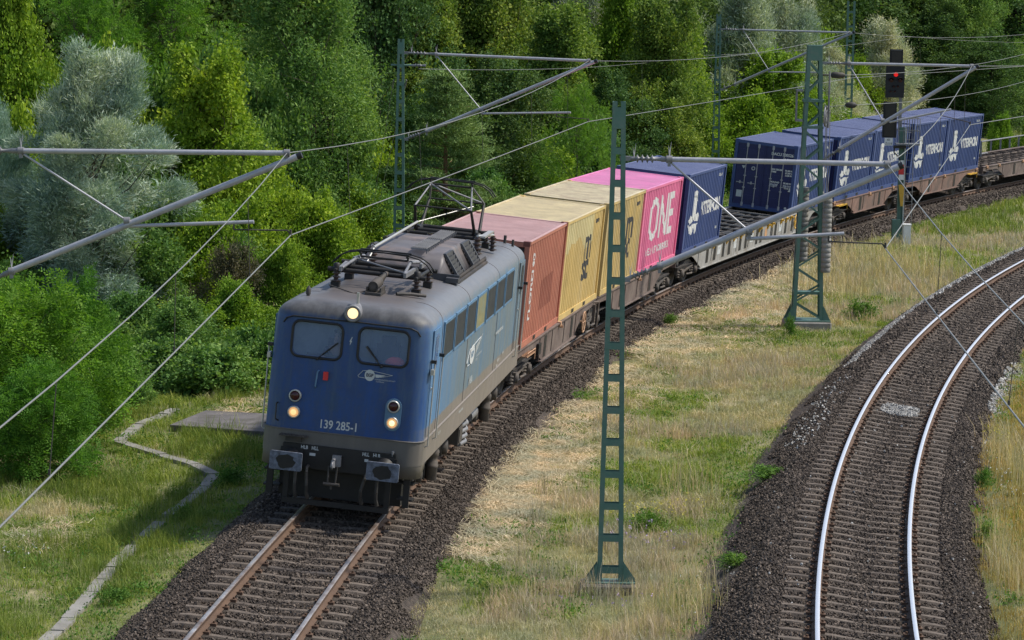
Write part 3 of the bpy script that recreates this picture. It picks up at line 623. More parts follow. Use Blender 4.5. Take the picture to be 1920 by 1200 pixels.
for s, yy, zz, sz in (('www.eg-potsdam.de', 11.3, 2.42, .14), ('139 285-1', 7.0, 1.86, .13), ('EGP 139', 7.0, 1.93, .1), ('REV 12.10', 11.6, 1.72, .08), ('P R M', 12.4, 1.78, .08), ('G 86 t', 11.4, 1.62, .08), ('DB 139', 2.9, 1.42, .08), ('91 80 6139 285-1', 5.9, 1.42, .08)): text_on(lm, s, sz, (X + .016, yy, zz), U, V_, 1.1, .002)
lm.build('side_lettering', 'offwhite', loco)
# roof hood with louvres, walkway
def hoodring(y, hb, ht, z0, z1, r=.1):
    pts = [(-hb, y, z0)];
    for i in range(5): a = R_(180 - 90 * i / 4 - 0); pts.append((-ht + r * math.cos(a) * .9, y, z1 - r + r * math.sin(a)))
    for i in range(5): a = R_(90 - 90 * i / 4); pts.append((ht + r * math.cos(a) * .9, y, z1 - r + r * math.sin(a)))
    return pts + [(hb, y, z0)]
mb = MB(); loft(mb, [hoodring(6.35, 1.06, .7, 3.9, 3.98, .03), hoodring(6.5, 1.05, .72, 3.9, 4.30), hoodring(6.75, 1.04, .7, 3.9, 4.42), hoodring(8.6, 1.04, .7, 3.9, 4.44), hoodring(8.75, 1.02, .66, 3.9, 4.36), hoodring(8.85, 1.02, .66, 3.9, 4.36), hoodring(9.0, 1.04, .7, 3.9, 4.44), hoodring(10.2, 1.04, .7, 3.9, 4.42), hoodring(10.45, 1.05, .72, 3.9, 4.3), hoodring(10.6, 1.06, .7, 3.9, 3.98, .03)]); mb.build('roof_hood', 'hood', loco)
for y0, y1 in ((6.75, 7.7), (9.1, 10.15)):
    for sx in (-1, 1):
        mb = MB(); a, b_ = Vector((sx * 1.06, 0, 3.97)), Vector((sx * .76, 0, 4.40)); nrm = Vector((sx * .83, 0, .56))
        for k in range(6):
            p = a.lerp(b_, (k + .5) / 6) + nrm * .03; mb.box((p.x, (y0 + y1) / 2, p.z), (.012, y1 - y0 - .06, .085), rot=Matrix.Rotation(sx * -.15, 3, 'Y'))
        for yv in (y0, y1): mb.beam((a + nrm * .03) + Vector((0, yv, 0)), (b_ + nrm * .03) + Vector((0, yv, 0)), .05, .07, (0, 1, 0))
        for q in (a, b_): mb.beam(q + nrm * .02 + Vector((0, y0, 0)), q + nrm * .02 + Vector((0, y1, 0)), .06, .04)
        mb.build('louvre_grille', 'louvre', loco)
mb = MB()
for y0 in np.arange(6.7, 10.9, .16): mb.torus((1.1, y0, 3.97), .045, .022, (1, .3, 0), 8, 5); 
mb.beam((1.13, 6.3, 3.93), (1.13, 10.7, 3.93), .1, .05); mb.build('roof_cable_clamps', 'dark', loco)
MB().box((.55, 6.1, 4.02), (1.3, .06, .16)).box((1.08, 6.0, 4.0), (.25, .25, .1)).build('roof_bracket', 'louvre', loco)
for y0, y1 in ((6.6, 8.5), (8.75, 10.7)):
    mb = MB()
    for x in np.arange(.12, .40, .04): mb.box((x, (y0 + y1) / 2, 4.51), (.012, y1 - y0, .03))
    for yv in np.arange(y0, y1 + .01, (y1 - y0) / 8): mb.box((.27, yv, 4.49), (.36, .02, .03)); mb.box((.42, yv, 4.45), (.02, .02, .08))
    mb.build('walkway_grating', 'greysteel', loco)
mb = MB()
for x, y in ((-1.0, 6.8), (-1.0, 8.4), (.5, 7.1), (.5, 8.3), (-1.0, 10.0)): mb.torus((x * .72 - .0, y, 4.44), .05, .014, (0, 1, 0), 10, 5)
mb.build('lifting_eye', 'dark', loco)
def insul(mb, p, h=.3, r=.085, n=4, axis=(0, 0, 1), mi=0):
    prof = [(r * .5, 0)]
    for k in range(n): z = h * (k + .2) / n; prof += [(r * .45, z), (r * (1.15 - .12 * k), z + h * .25 / n), (r * .45, z + h * .55 / n)]
    prof += [(r * .5, h)]; mb.lathe(p, prof, axis, 14, mi)
MB().tube((-1.0, 1.5, 3.9), (-1.0, 1.5, 3.98), .03).lathe((-1.0, 1.5, 3.96), [(.045, 0), (.05, .1), (.035, .12), (.02, .16)]).build('whistle', 'dark', loco)
MB().tube((1.0, 15.1, 3.9), (1.0, 15.1, 4.12), .035).tube((1.2, 15.0, 3.85), (1.2, 15.0, 4.05), .03).build('whistle', 'dark', loco)
def pantograph(yc, up):
    zb = 4.30; mb = MB()
    for sy in (-1, 1): mb.tube((-.95, yc + sy * .75, zb), (.95, yc + sy * .75, zb), .045, n=10); mb.tube((-.6, yc + sy * .42, zb + .04), (.6, yc + sy * .42, zb + .04), .05, n=10)
    for sx in (-1, 1): mb.tube((sx * .78, yc - .95, zb), (sx * .78, yc + .95, zb), .035); mb.lathe((sx * .78, yc - .75, zb - .02), [(.07, 0), (.07, .13), (.04, .15)])
    for sx, sy in ((-1, -.2), (1, -.2)): mb.tube((sx * .62, yc + sy - .2, zb + .06), (sx * .62, yc + sy + .2, zb + .06), .07, n=12)
    frame_ = mb.build('pantograph', 'black', loco)
    for sx in (-1, 1):
        for sy in (-1, 1):
            m2 = MB(); m2.box((sx * .78, yc + sy * .75, 4.0), (.16, .2, .14)); m2.build('foot', 'black', frame_, LF)
            m2 = MB(); insul(m2, (sx * .78, yc + sy * .75, 4.05), .22, .1, 3); m2.build('insulator', 'porcelain', frame_, LF)
    arms = MB(); dk = MB()
    if up:
        zh, zk, kx, kn = 5.34, 4.92, .62, 1.08
        for sy in (-1, 1):
            for sx in (-1, 1):
                arms.tube((sx * kx, yc + sy * kn, zk), (sx * .46, yc + sy * .05, zh), .022, .018)
                dk.tube((sx * .66, yc + sy * .4, zb + .05), (sx * kx, yc + sy * kn, zk), .038, .03)
            dk.tube((-kx, yc + sy * kn, zk), (kx, yc + sy * kn, zk), .018)
        arms.tube((-.46, yc - .05, zh), (kx, yc - kn, zk), .02); arms.tube((-.46, yc + .05, zh), (kx, yc + kn, zk), .02)
    else:
        zh = 4.52
        for sy in (-1, 1):
            for sx in (-1, 1):
                arms.tube((sx * .6, yc + sy * 1.25, zb + .1), (sx * .52, yc + sy * .08, zh - .03), .03); arms.beam((sx * .66, yc + sy * .4, zb + .1), (sx * .62, yc + sy * 1.3, zb + .08), .05, .09)
        for q in (-1, 1): arms.tube((-.5, yc + q * .1, zh - .05), (.6, yc + q * 1.2, zb + .12), .018)
    arms.build('pantograph_arm', 'greysteel', frame_, LF)
    for sy in (-.16, .16):
        pts = [(-.98, yc + sy, zh - .16), (-.86, yc + sy, zh - .02), (-.7, yc + sy, zh + .07), (-.5, yc + sy, zh + .11), (0, yc + sy, zh + .13), (.5, yc + sy, zh + .11), (.7, yc + sy, zh + .07), (.86, yc + sy, zh - .02), (.98, yc + sy, zh - .16)]
        dk.path(pts, .016); dk.beam((-.5, yc + sy, zh + .13), (.5, yc + sy, zh + .13), .05, .02)
    dk.tube((-.46, yc, zh), (.46, yc, zh), .022)
    for sx in (-.46, .46): dk.tube((sx, yc - .16, zh + .08), (sx, yc + .16, zh + .08), .02); dk.tube((sx, yc, zh), (sx, yc, zh + .08), .02)
    dk.build('collector_head', 'black', frame_, LF)
pantograph(3.85, False); pantograph(12.55, True)
mb = MB(); mb.tube((.1, 2.15, 4.16), (.14, 2.5, 4.22), .1, n=14); mb.tube((.1, 2.13, 4.16), (.1, 2.15, 4.16), .06, n=10); mb.tube((.14, 2.5, 4.22), (.18, 3.1, 4.32), .05); insul(mb, (.14, 2.55, 4.23), .4, .07, 5, (.06, .6, .12)); mb.box((.12, 2.35, 4.03), (.3, .6, .05)); 
for x in (-.02, .24): mb.box((x, 2.4, 4.08), (.03, .5, .12))
mb.build('roof_drive', 'dark', loco)
mb = MB(); mb.path([(-.8, 2.5, 4.06), (-.25, 2.1, 4.0), (.05, 2.2, 4.08)], .012); mb.path([(.5, 2.5, 4.03), (.75, 2.7, 4.03), (1.0, 2.9, 4.0)], .035); mb.build('roof_pipe', 'dark', loco)
for a_ in (((-.55, 5.9, 4.0), .42, .12, 4), ((-.15, 10.9, 4.05), .35, .13, 3), ((.85, 11.2, 4.0), .4, .12, 4), ((1.02, 12.6, 3.98), .34, .1, 4), ((-.6, 11.0, 4.0), .3, .16, 4)): mb = MB(); insul(mb, *a_); mb.build('roof_insulator', 'porcelain', loco)
mb = MB(); mb.tube((-.55, 5.9, 4.5), (-.45, 10.9, 4.62), .028); mb.tube((-.45, 10.9, 4.62), (.6, 12.0, 4.98), .012); mb.tube((-.55, 5.9, 4.48), (-.6, 5.4, 4.2), .02); mb.tube((.85, 11.2, 4.42), (1.02, 12.6, 4.34), .03); mb.box((.95, 12.0, 4.40), (.12, 1.5, .04)); mb.build('roof_busbar', 'lens_ring', loco)
# bogies
def wheel(mb, x, y, r, n=28, mi=0):
    sx = 1 if x > 0 else -1
    mb.lathe((x - sx * .07, y, r), [(r + .028, 0), (r + .028, .03), (r, .035), (r - .01, .13), (r - .08, .132), (r - .1, .09), (.16, .07), (.14, .15), (.01, .15)], axis=(sx, 0, 0), n=n, mi=mi)
for yb in (4.3, 12.2):
    mb = MB()
    for sx in (-1, 1):
        mb.box((sx * 1.05, yb, .78), (.12, 4.6, .2)); mb.box((sx * 1.1, yb, .55), (.1, 1.2, .3))
        for ya in (yb - 1.7, yb + 1.7):
            mb.box((sx * 1.1, ya, .62), (.2, .34, .34)); mb.lathe((sx * 1.18, ya, .62), [(.15, 0), (.15, .1), (.05, .12)], axis=(sx, 0, 0))
            for q in (-.32, .32): mb.lathe((sx * 1.12, ya + q, .55), [(.07, 0), (.07, .3)], n=8)
            for q in (-.72, .72): mb.box((sx * .85, ya + q, .55), (.14, .08, .5)); 
        for q in (-.75, -.45, .45, .75): mb.box((sx * 1.14, yb + q, .5), (.14, .14, .25))
    for q in (-2.35, 2.35): mb.box((0, yb + q, .7), (2.1, .1, .18))
    bg_ = mb.build('bogie', 'dark', loco)
    for ya in (yb - 1.7, yb + 1.7):
        for sx in (-1, 1): m2 = MB(); wheel(m2, sx * .7535, ya, .625); m2.build('wheel', 'underframe', bg_, LF)
    for sx in (-1, 1):
        for q in (-.35,):
            m2 = MB(); m2.lathe((sx * 1.32, yb + q - .3, .36), [(.10, 0), (.115, .02), (.115, .24), (.125, .25), (.125, .30), (.115, .31), (.115, .36), (.10, .38), (.10, .46), (.12, .48), (.12, .58), (.08, .64)], n=16); m2.build('sand_box', 'underframe', bg_, LF)
for sx in (-1, 1):
    mb = MB()
    for k in range(4): mb.path([(sx * 1.3, 7.7, .42 + k * .13), (sx * 1.36, 8.2, .42 + k * .13), (sx * 1.3, 8.25, .48 + k * .13)], .05, 8)
    mb.build('cooling_coil', 'greysteel', loco); MB().box((sx * 1.25, 7.0, .74), (.3, .55, .36)).box((sx * 1.4, 7.0, .74), (.03, .45, .28)).build('battery_box', 'dark', loco)
    MB().tube((sx * 1.25, 9.0, .8), (sx * 1.25, 9.9, .8), .13, n=14).build('air_tank', 'greysteel', loco)
# driver behind the windscreen (on the left in the picture), facing the camera
def skinned(name, verts, edges, root, mat, parent=None, M4=None, sub=1):
    me = bpy.data.meshes.new(name); me.from_pydata([v[:3] for v in verts], edges, []); o = bpy.data.objects.new(name, me); col.objects.link(o)
    o.modifiers.new('skin', 'SKIN'); me.skin_vertices[0].data
    for i, v in enumerate(verts): me.skin_vertices[0].data[i].radius = (v[3], v[4] if len(v) > 4 else v[3]); me.skin_vertices[0].data[i].use_root = i == root
    sb = o.modifiers.new('sub', 'SUBSURF'); sb.levels = sub; sb.render_levels = sub
    m2 = eval_mesh(o); m2.polygons.foreach_set('use_smooth', [True] * len(m2.polygons)); m2.materials.clear(); return link(name, m2, mat, parent, M4)
px_ = -.42; V = [(px_, 1.72, 2.58, .15, .11), (px_, 1.7, 2.8, .14, .1), (px_, 1.66, 3.02, .16, .1), (px_, 1.62, 3.12, .055), (px_, 1.60, 3.2, .065, .075), (px_, 1.585, 3.29, .078, .095), (px_, 1.6, 3.37, .06, .075)]; DRV = LF @ Matrix.Translation((.08, -.32, -.02))
Ed = [(i, i + 1) for i in range(6)]
def addc(frm, pts):
    for p in pts: V.append(p); Ed.append((frm, len(V) - 1)); frm = len(V) - 1
    return frm
for sx in (-1, 1):
    hnd = addc(2, [(px_ + sx * .17, 1.66, 3.04, .055), (px_ + sx * .23, 1.6, 2.82, .043), (px_ + sx * .2, 1.36, 2.88, .033), (px_ + sx * .17, 1.24, 2.93, .025), (px_ + sx * .16, 1.18, 2.94, .03, .018)])
    for k in range(4): addc(hnd, [(px_ + sx * (.13 + k * .02), 1.13 - .01 * (k in (1, 2)), 2.945, .009), (px_ + sx * (.13 + k * .02), 1.09 - .012 * (k in (1, 2)), 2.925, .008)])
    addc(hnd, [(px_ + sx * .125, 1.17, 2.945, .01), (px_ + sx * .105, 1.13, 2.935, .009)])
    addc(0, [(px_ + sx * .1, 1.6, 2.55, .085), (px_ + sx * .13, 1.3, 2.54, .065), (px_ + sx * .13, 1.28, 2.15, .05), (px_ + sx * .13, 1.18, 1.95, .04)])
addc(5, [(px_, 1.49, 3.27, .014)])
drv = skinned('person', V, Ed, 0, 'skin', None, DRV)
tag(drv, 'driver in dark shirt seated behind the left windscreen of the locomotive, hands on the desk', 'person')
V2 = [(px_, 1.725, 2.56, .16, .12), (px_, 1.7, 2.8, .15, .11), (px_, 1.66, 3.02, .17, .11)]; skinned('shirt', V2 + [(px_ + s_ * .18, 1.66, 3.04, .065) for s_ in (-1, 1)] + [(px_ + s_ * .235, 1.6, 2.83, .055) for s_ in (-1, 1)] + [(px_ + s_ * .21, 1.42, 2.87, .045) for s_ in (-1, 1)], [(0, 1), (1, 2), (2, 3), (3, 5), (5, 7), (2, 4), (4, 6), (6, 8)], 0, 'shirt', drv, DRV)
skinned('hair', [(px_, 1.62, 3.40, .075, .08), (px_, 1.66, 3.34, .08, .05), (px_, 1.67, 3.25, .065, .04)], [(0, 1), (1, 2)], 0, 'hair', drv, DRV)
mb = MB()
for sx in (-1, 1): mb.lathe((px_ + sx * .032, 1.497, 3.305), [(.012, 0), (.006, .008), (.001, .009)], axis=(0, -1, 0), n=8)
mb.box((px_, 1.502, 3.215), (.045, .012, .008)); mb.build('eyes_and_mouth', 'hair', drv, DRV)
mb = MB(); rr = random.Random(4); 
loft(mb, [[(.84 + (.17 * s_) * math.cos(a) * rr.uniform(.85, 1.1), .87 + .05 * s_ * math.sin(a), z) for a in [2 * math.pi * i / 16 for i in range(16)]] for z, s_ in ((2.88, 1), (2.96, 1.08), (3.02, .85), (3.06, .4))]); o = mb.build('jacket', 'redcloth', None, LF)
tag(o, 'bright red folded jacket lying on the desk behind the right windscreen', 'jacket')
# ================================================================== containers
L20, W20, H20, FH = 6.058, 2.438, 2.591, 1.204
CORR = []          # (y, x) breakpoints of the corrugated side
y_ = .2
while y_ < 5.80:
    CORR += [(y_, 1.206), (y_ + .10, 1.206), (y_ + .135, 1.162), (y_ + .235, 1.162)]; y_ += .27
CORR = [(.10, 1.206)] + CORR[1:] + [(5.96, 1.162)]
CY = np.array([c[0] for c in CORR]); CX = np.array([c[1] for c in CORR])
def corr_map(mb, vs, fs, mi=0, off=.004, sx=1):
    bm = bmesh.new(); vv = [bm.verts.new((u, v, 0)) for u, v in vs]
    for f in fs:
        try: bm.faces.new([vv[i] for i in f])
        except ValueError: pass
    us = [u for u, v in vs]; lo, hi = min(us), max(us)
    for c in CY:
        if lo < c < hi: bmesh.ops.bisect_plane(bm, geom=bm.verts[:] + bm.edges[:] + bm.faces[:], plane_co=(c, 0, 0), plane_no=(1, 0, 0), dist=1e-5)
    bm.verts.index_update(); mb.add([(sx * (float(np.interp(v.co.x, CY, CX)) + off), v.co.x, v.co.y) for v in bm.verts], [tuple(v.index for v in f.verts) for f in bm.faces], mi); bm.free()
def corr_text(mb, s, size, cy, cz, kx=1, rot=0, bold=.01, mi=0):
    vs, fs = text_vf(s, size, kx, bold); a = R_(rot); corr_map(mb, [(cy + u * math.cos(a) - v * math.sin(a), cz + u * math.sin(a) + v * math.cos(a)) for u, v in vs], fs, mi)
def paint(name, c, dirt, stain=.5, dlo=.5, dhi=.75, rough=.5):
    m, nt, b = nmat(name); st = noise(nt, 2.2, 6, .7, 'Object', (1, 1, .15)); bl = noise(nt, .9, 6, .65); fine = noise(nt, 9, 5, .7); oi = N(nt, 'ShaderNodeObjectInfo')
    o = ramp(nt, bl, [(.3, tuple(x * .82 for x in c)), (.7, tuple(min(1, x * 1.15) for x in c))])
    o = mixc(nt, ramp(nt, st, [(dlo, (0, 0, 0)), (dhi, (stain,) * 3)]), o, dirt)
    o = mixc(nt, ramp(nt, fine, [(.62, (0, 0, 0)), (.8, (stain * .7,) * 3)]), o, tuple(x * .6 for x in dirt))
    nt.links.new(o, b.inputs['Base Color']); b.inputs['Roughness'].default_value = rough; bump(nt, b, bl, .3, .03); return m
PAL = {'red': ('red_brown', (.42, .155, .105), (.33, .15, .115), (.50, .32, .31), (.38, .22, .20)),
       'yellow': ('mustard', (.57, .41, .155), (.55, .47, .31), (.62, .52, .31), (.40, .32, .22)),
       'pink': ('magenta', (.70, .17, .32), (.56, .20, .29), (.70, .24, .45), (.55, .26, .40)),
       'blue': ('navy', (.037, .066, .195), (.065, .095, .20), (.125, .145, .27), (.17, .19, .30))}
for k, (nm, a, b_, c, d) in PAL.items():
    M['c_' + k] = paint(nm + '_side', a, b_, .55); M['r_' + k] = paint(nm + '_roof', c, d, .6, .42, .7, .55)
M['c_yellow2'] = paint('mustard_side_faded', (.57, .41, .155), (.36, .30, .18), .8, .40, .62)
M['r_yellow2'] = paint('mustard_roof_faded', (.62, .54, .36), (.36, .26, .18), .8, .42, .7)
M['patch_red'] = paint('red_patch', (.30, .10, .07), (.30, .12, .09), .3)
M['patch_yellow'] = paint('yellow_faded_patch', (.62, .53, .28), (.5, .36, .16), .6)
M['end_red'] = basic('red_end', (.13, .03, .025), .5, 0, .2, 3, (.22, .08, .06), 2)
M['navy_end'] = basic('navy_end', (.018, .022, .10), .42, 0, .15, 3)
def corner(v):
    return [(sx * (W20 / 2 - .09), y, z) for sx in (-1, 1) for y in (.09, L20 - .09) for z in (.06, H20 - .06)]
def container(s, key, label, rkey=None, group=None, doors=False, endmat=None):
    F = T1.frame(s, L20) @ Matrix.Translation((0, 0, FH)); root = thing('shipping_container', label, 'container', F, group)
    side, roof = 'c_' + key, 'r_' + (rkey or key); end = endmat or side
    mb = MB(); hw = W20 / 2
    for sx in (-1, 1):
        for y in (.05, L20 - .05): mb.box((sx * (hw - .06), y, H20 / 2), (.12, .10, H20 - .2))
        mb.box((sx * (hw - .03), L20 / 2, H20 - .045), (.06, L20 - .3, .07)); mb.box((sx * (hw - .025), L20 / 2, .075), (.05, L20 - .3, .15))
    for y in (.04, L20 - .04): mb.box((0, y, H20 - .07), (W20 - .26, .08, .12)); mb.box((0, y, .08), (W20 - .26, .08, .14))
    for y in np.arange(.5, 5.8, .5): mb.box((0, y, .07), (W20 - .15, .06, .1))
    mb.build('frame', side, root)
    for sx in (-1, 1):
        mb = MB(); n = len(CORR); vs = [(sx * x, y, .14) for y, x in CORR] + [(sx * x, y, H20 - .075) for y, x in CORR]
        mb.add(vs, [(i, i + 1, n + i + 1, n + i) for i in range(n - 1)]); mb.build('side_panel', side, root, fix=False)
    mb = MB(); pr = []; y = .12
    while y < L20 - .2: pr += [(y, 2.575), (y + .10, 2.575), (y + .115, 2.545), (y + .185, 2.545)]; y += .20
    pr += [(L20 - .08, 2.572)]; n = len(pr); mb.add([(-hw + .05, y, z) for y, z in pr] + [(hw - .05, y, z) for y, z in pr], [(i, i + 1, n + i + 1, n + i) for i in range(n - 1)])
    mb.box((0, .06, 2.574), (W20 - .1, .12, .02)); mb.box((0, L20 - .06, 2.574), (W20 - .1, .12, .02))
    for sx in (-1, 1): mb.box((sx * (hw - .035), L20 / 2, 2.583), (.07, L20 - .36, .012))
    mb.build('roof_panel', roof, root, fix=False)
    for sx in (-1, 1):
        for y in (.085, L20 - .085):
            for z in (.056, H20 - .052): MB().box((sx * (hw - .078), y, z), (.162, .175, .118)).build('corner_casting', side if key != 'red' else 'end_red', root)
    for sx in (-1, 1):
        for y in (2.1, 3.9): MB().box((sx * (hw - .0), y, .075), (.012, .34, .10)).build('forklift_pocket', 'black', root)  # black plates paint the dark inside of the pockets
    mb = MB(); n = 8; xs = np.linspace(-hw + .12, hw - .12, 33); dep = [(.09, .09, .05, .05)[i % 4] for i in range(33)]
    for y0, sg in ((0, 1), (L20, -1)):
        if doors and y0 == 0: continue
        mb = MB(); mb.add([(x, y0 + sg * d, .14) for x, d in zip(xs, dep)] + [(x, y0 + sg * d, H20 - .12) for x, d in zip(xs, dep)], [(i, i + 1, 34 + i, 33 + i) for i in range(32)]); mb.build('end_panel', end, root, fix=False)
    if doors:
        for sx in (-1, 1):
            mb = MB(); mb.box((sx * .55, .06, 1.3), (1.07, .05, 2.34))
            for z in (.42, .85, 1.3, 1.75, 2.15): mb.box((sx * .55, .034, z), (.92, .03, .2), taper=(.97, 1))
            mb.box((sx * .02, .028, 1.3), (.03, .02, 2.3)); d = mb.build('door', end, root)
            for xb in (.28, .72):
                mb = MB(); mb.tube((sx * xb, .0, .1), (sx * xb, .0, 2.5), .017)
                for z in (.16, 2.42): mb.box((sx * xb, .008, z), (.08, .035, .15))
                for z in (.8, 1.25): mb.box((sx * xb, .008, z), (.1, .03, .04))
                mb.beam((sx * xb - .02, -.02, .98), (sx * (xb + (.3 if xb < .5 else .3)) , -.02, .98 - .0), .02, .025); mb.box((sx * (xb + .16), -.01, .99), (.05, .03, .11)); mb.build('locking_bar', 'steel_grey', d, F)
        U, V_ = (1, 0, 0), (0, 0, 1); y = .008
        for s_, x, z, sz in (('DACU', .42, 2.2, .15), ('300526', .86, 2.2, .15), ('5', 1.12, 2.2, .15), ('22G1', .83, 2.02, .14), ('MAX GROSS', .48, 1.62, .085), ('TARE', .38, 1.53, .085), ('30.480 KG', .98, 1.62, .08), ('67.200 LB', .98, 1.53, .08), ('2.220 KG', .98, 1.44, .08), ('PAYLOAD', .46, 1.14, .085), ('CU CAP', .44, 1.04, .085), ('28.260 KG', .96, 1.14, .08), ('33.2 CU.M', .96, 1.04, .08), ('1.170 FT', .98, .95, .08)): lm = MB(); text_on(lm, s_, sz, (x, y, z), U, V_, .95, .004); lm.build('door_lettering', 'white', root)
        lm = MB(); lm.add([(x, y, z) for x, z in ((1.0, .84), (1.16, .84), (1.08, 1.0))], [(0, 1, 2)]); lm.build('triangle_decal', 'offwhite', root); lm = MB(); lm.add([(x, y, z) for x, z in ((-.88, 1.62), (-.72, 1.62), (-.8, 1.5))], [(0, 1, 2)])
        lm.build('triangle_decal', 'offwhite', root); lm = MB(); lm.torus((-.42, y, 1.55), .06, .02, (0, 1, 0), 18, 4); lm.build('ring_decal', 'offwhite', root); lm = MB(); lm.add([(x, y, z) for x, z in ((-.98, .42), (-.76, .42), (-.76, .68), (-.98, .68))], [(0, 1, 2, 3)]); lm.build('square_decal', 'offwhite', root); lm = MB(); lm.lathe((.98, y, .2), [(.05, 0), (.05, .002)], (0, -1, 0))
        lm.build('round_decal', 'offwhite', root)
    return root, F
def navy_marks(root, F):
    lm = MB(); corr_text(lm, 'VITERRON', .60, 4.0, 1.30, 1.02, 0, .022); lm.build('side_lettering', 'white', root, F)
    lm = MB(); cy = 1.4
    def pg(p): corr_map(lm, [(cy + u * 1.15, 1.33 + v) for u, v in p], [tuple(range(len(p)))])
    pg([(.02 + .22 * math.cos(a), .55 + .13 * math.sin(a)) for a in [2 * math.pi * i / 14 for i in range(14)]])
    pg([(-.17, -.3), (.2, -.3), (.22, .5), (-.15, .5)]); pg([(.13, .5), (.34, .42), (.36, .3), (.14, .38)])
    pg([(-.62, -.3), (-.5, -.1), (-.1, -.22), (-.1, -.34), (-.5, -.42)]); pg([(.12, -.22), (.55, -.05), (.66, -.2), (.6, -.38), (.12, -.34)])
    pg([(-.64, -.36), (-.5, -.5), (0, -.42), (.55, -.46), (.62, -.44), (.5, -.62), (.36, -.78), (.1, -.56), (-.14, -.8), (-.4, -.7), (-.55, -.6)])
    lm.build('anchor_logo', 'white', root, F)
    lm = MB(); corr_text(lm, 'DACU 300', .12, 5.3, 2.3, 1); corr_text(lm, '22G1', .1, 5.4, .5, 1); lm.build('side_number', 'offwhite', root, F)
S = dict(red=31.626, y1=37.733, y2=44.306, pink=50.275, b1=57.458, b2=75.55, b3=82.902, b4=89.113, b5=95.911, b6=102.076)
NV = 'navy containers with white anchor logo and lettering'
r, F = container(S['red'], 'red', 'rusty red container with faded pink roof, directly behind the locomotive', endmat='end_red')
lm = MB(); corr_text(lm, 'FLORENS', .40, .95, 1.42, 1.0, 90, .012); lm.build('side_lettering', 'white', r, F)
lm = MB(); corr_map(lm, [(2.5, .68), (4.35, .72), (4.35, 1.5), (2.5, 1.42)], [(0, 1, 2, 3)]); lm.build('painted_patch', 'patch_red', r, F)
lm = MB(); lm.box((.98, -.012, 1.68), (.3, .004, .3)); text_on(lm, '43', .26, (.98, -.016, 1.68), (1, 0, 0), (0, 0, 1)); lm.m[6:] = [1] * (len(lm.m) - 6); lm.build('height_plate', ['black', 'white'], r, F)
MB().tube((-1.1, -.02, 2.22), (1.05, -.02, 2.22), .045, n=10).box((0, .0, 2.4), (2.2, .03, .06)).build('end_rail', 'black', r, F)
r, F = container(S['y1'], 'yellow', 'yellow container with a pale faded patch on its side, next to the red one')
def msc(r, F, cy):
    lm = MB(); corr_text(lm, 'm', 1.3, cy + .12, 1.72, 1.15, 0, .03); corr_text(lm, 'sc', 1.1, cy - .02, 1.1, 1.05, 0, .03); lm.build('side_logo', 'logodark', r, F)
    lm = MB(); corr_text(lm, 'MSCU 228', .14, 5.0, 2.25, 1); lm.build('side_number', 'logodark', r, F)
msc(r, F, 3.6); lm = MB(); corr_map(lm, [(.12, 1.75), (.6, 1.7), (.9, 1.95), (1.6, 1.9), (2.2, 2.05), (2.6, 1.9), (3.2, 1.6), (4.3, 1.75), (4.3, 2.5), (.12, 2.5)], [tuple(range(10))], off=.002); lm.build('faded_patch', 'patch_yellow', r, F)
r, F = container(S['y2'], 'yellow2', 'yellow container with dark dirty streaks, next to the pink one', 'yellow2'); msc(r, F, 3.7)
r, F = container(S['pink'], 'pink', 'bright pink container with three large white letters')
lm = MB(); corr_text(lm, 'ONE', 1.85, 3.05, 1.50, 1.02, 0, .03); corr_text(lm, 'OCEAN NETWORK EXPRESS', .30, 2.9, .58, .98, 0, .008); lm.build('side_lettering', 'white', r, F)
for k, lab in (('b1', 'single navy container directly behind the pink one, on the front of the pale grey wagon'), ('b2', 'navy container with its locked doors and number DACU 300526 facing the camera'), ('b3', 'navy container partly behind the lattice mast, first of the four on the far brown wagon'), ('b4', 'navy container behind the red signal post, second of the four on the far brown wagon'), ('b5', 'navy container right of the signal ladder, third of the four on the far brown wagon'), ('b6', 'rearmost navy container, last before the empty wagon')):
    r, F = container(S[k], 'blue', lab, group=NV, doors=k == 'b2', endmat='navy_end'); navy_marks(r, F)

# ================================================================== wagons
M['wagon_brown'] = basic('wagon_brown', (.11, .078, .068), .75, 0, .25, 2.5, (.18, .14, .12), 1.4, lo=.42, hi=.65, bmp=.15)
M['wagon_brown_far'] = basic('wagon_red_brown', (.20, .12, .095), .75, 0, .25, 2.5, (.11, .078, .065), 1.4, lo=.42, hi=.65, bmp=.15)
M['wagon_grey'] = basic('wagon_pale_grey', (.29, .285, .27), .7, 0, .2, 2.5, (.18, .16, .135), 1.4, lo=.45, hi=.7)
M['wagon_dark'] = basic('wagon_dark_brown', (.11, .085, .07), .8, 0, .25, 2.5, (.19, .15, .12), 1.4)
M['wagon_deck'] = basic('wagon_deck', (.03, .026, .025), .8, 0, .3, 3)
M['wagon_deckbar'] = basic('deck_bar', (.26, .25, .24), .7, 0, .2, 4, (.12, .10, .09), 2)
M['lock_rust'] = basic('rusty_twist_lock', (.42, .25, .15), .7, 0, .25, 6)
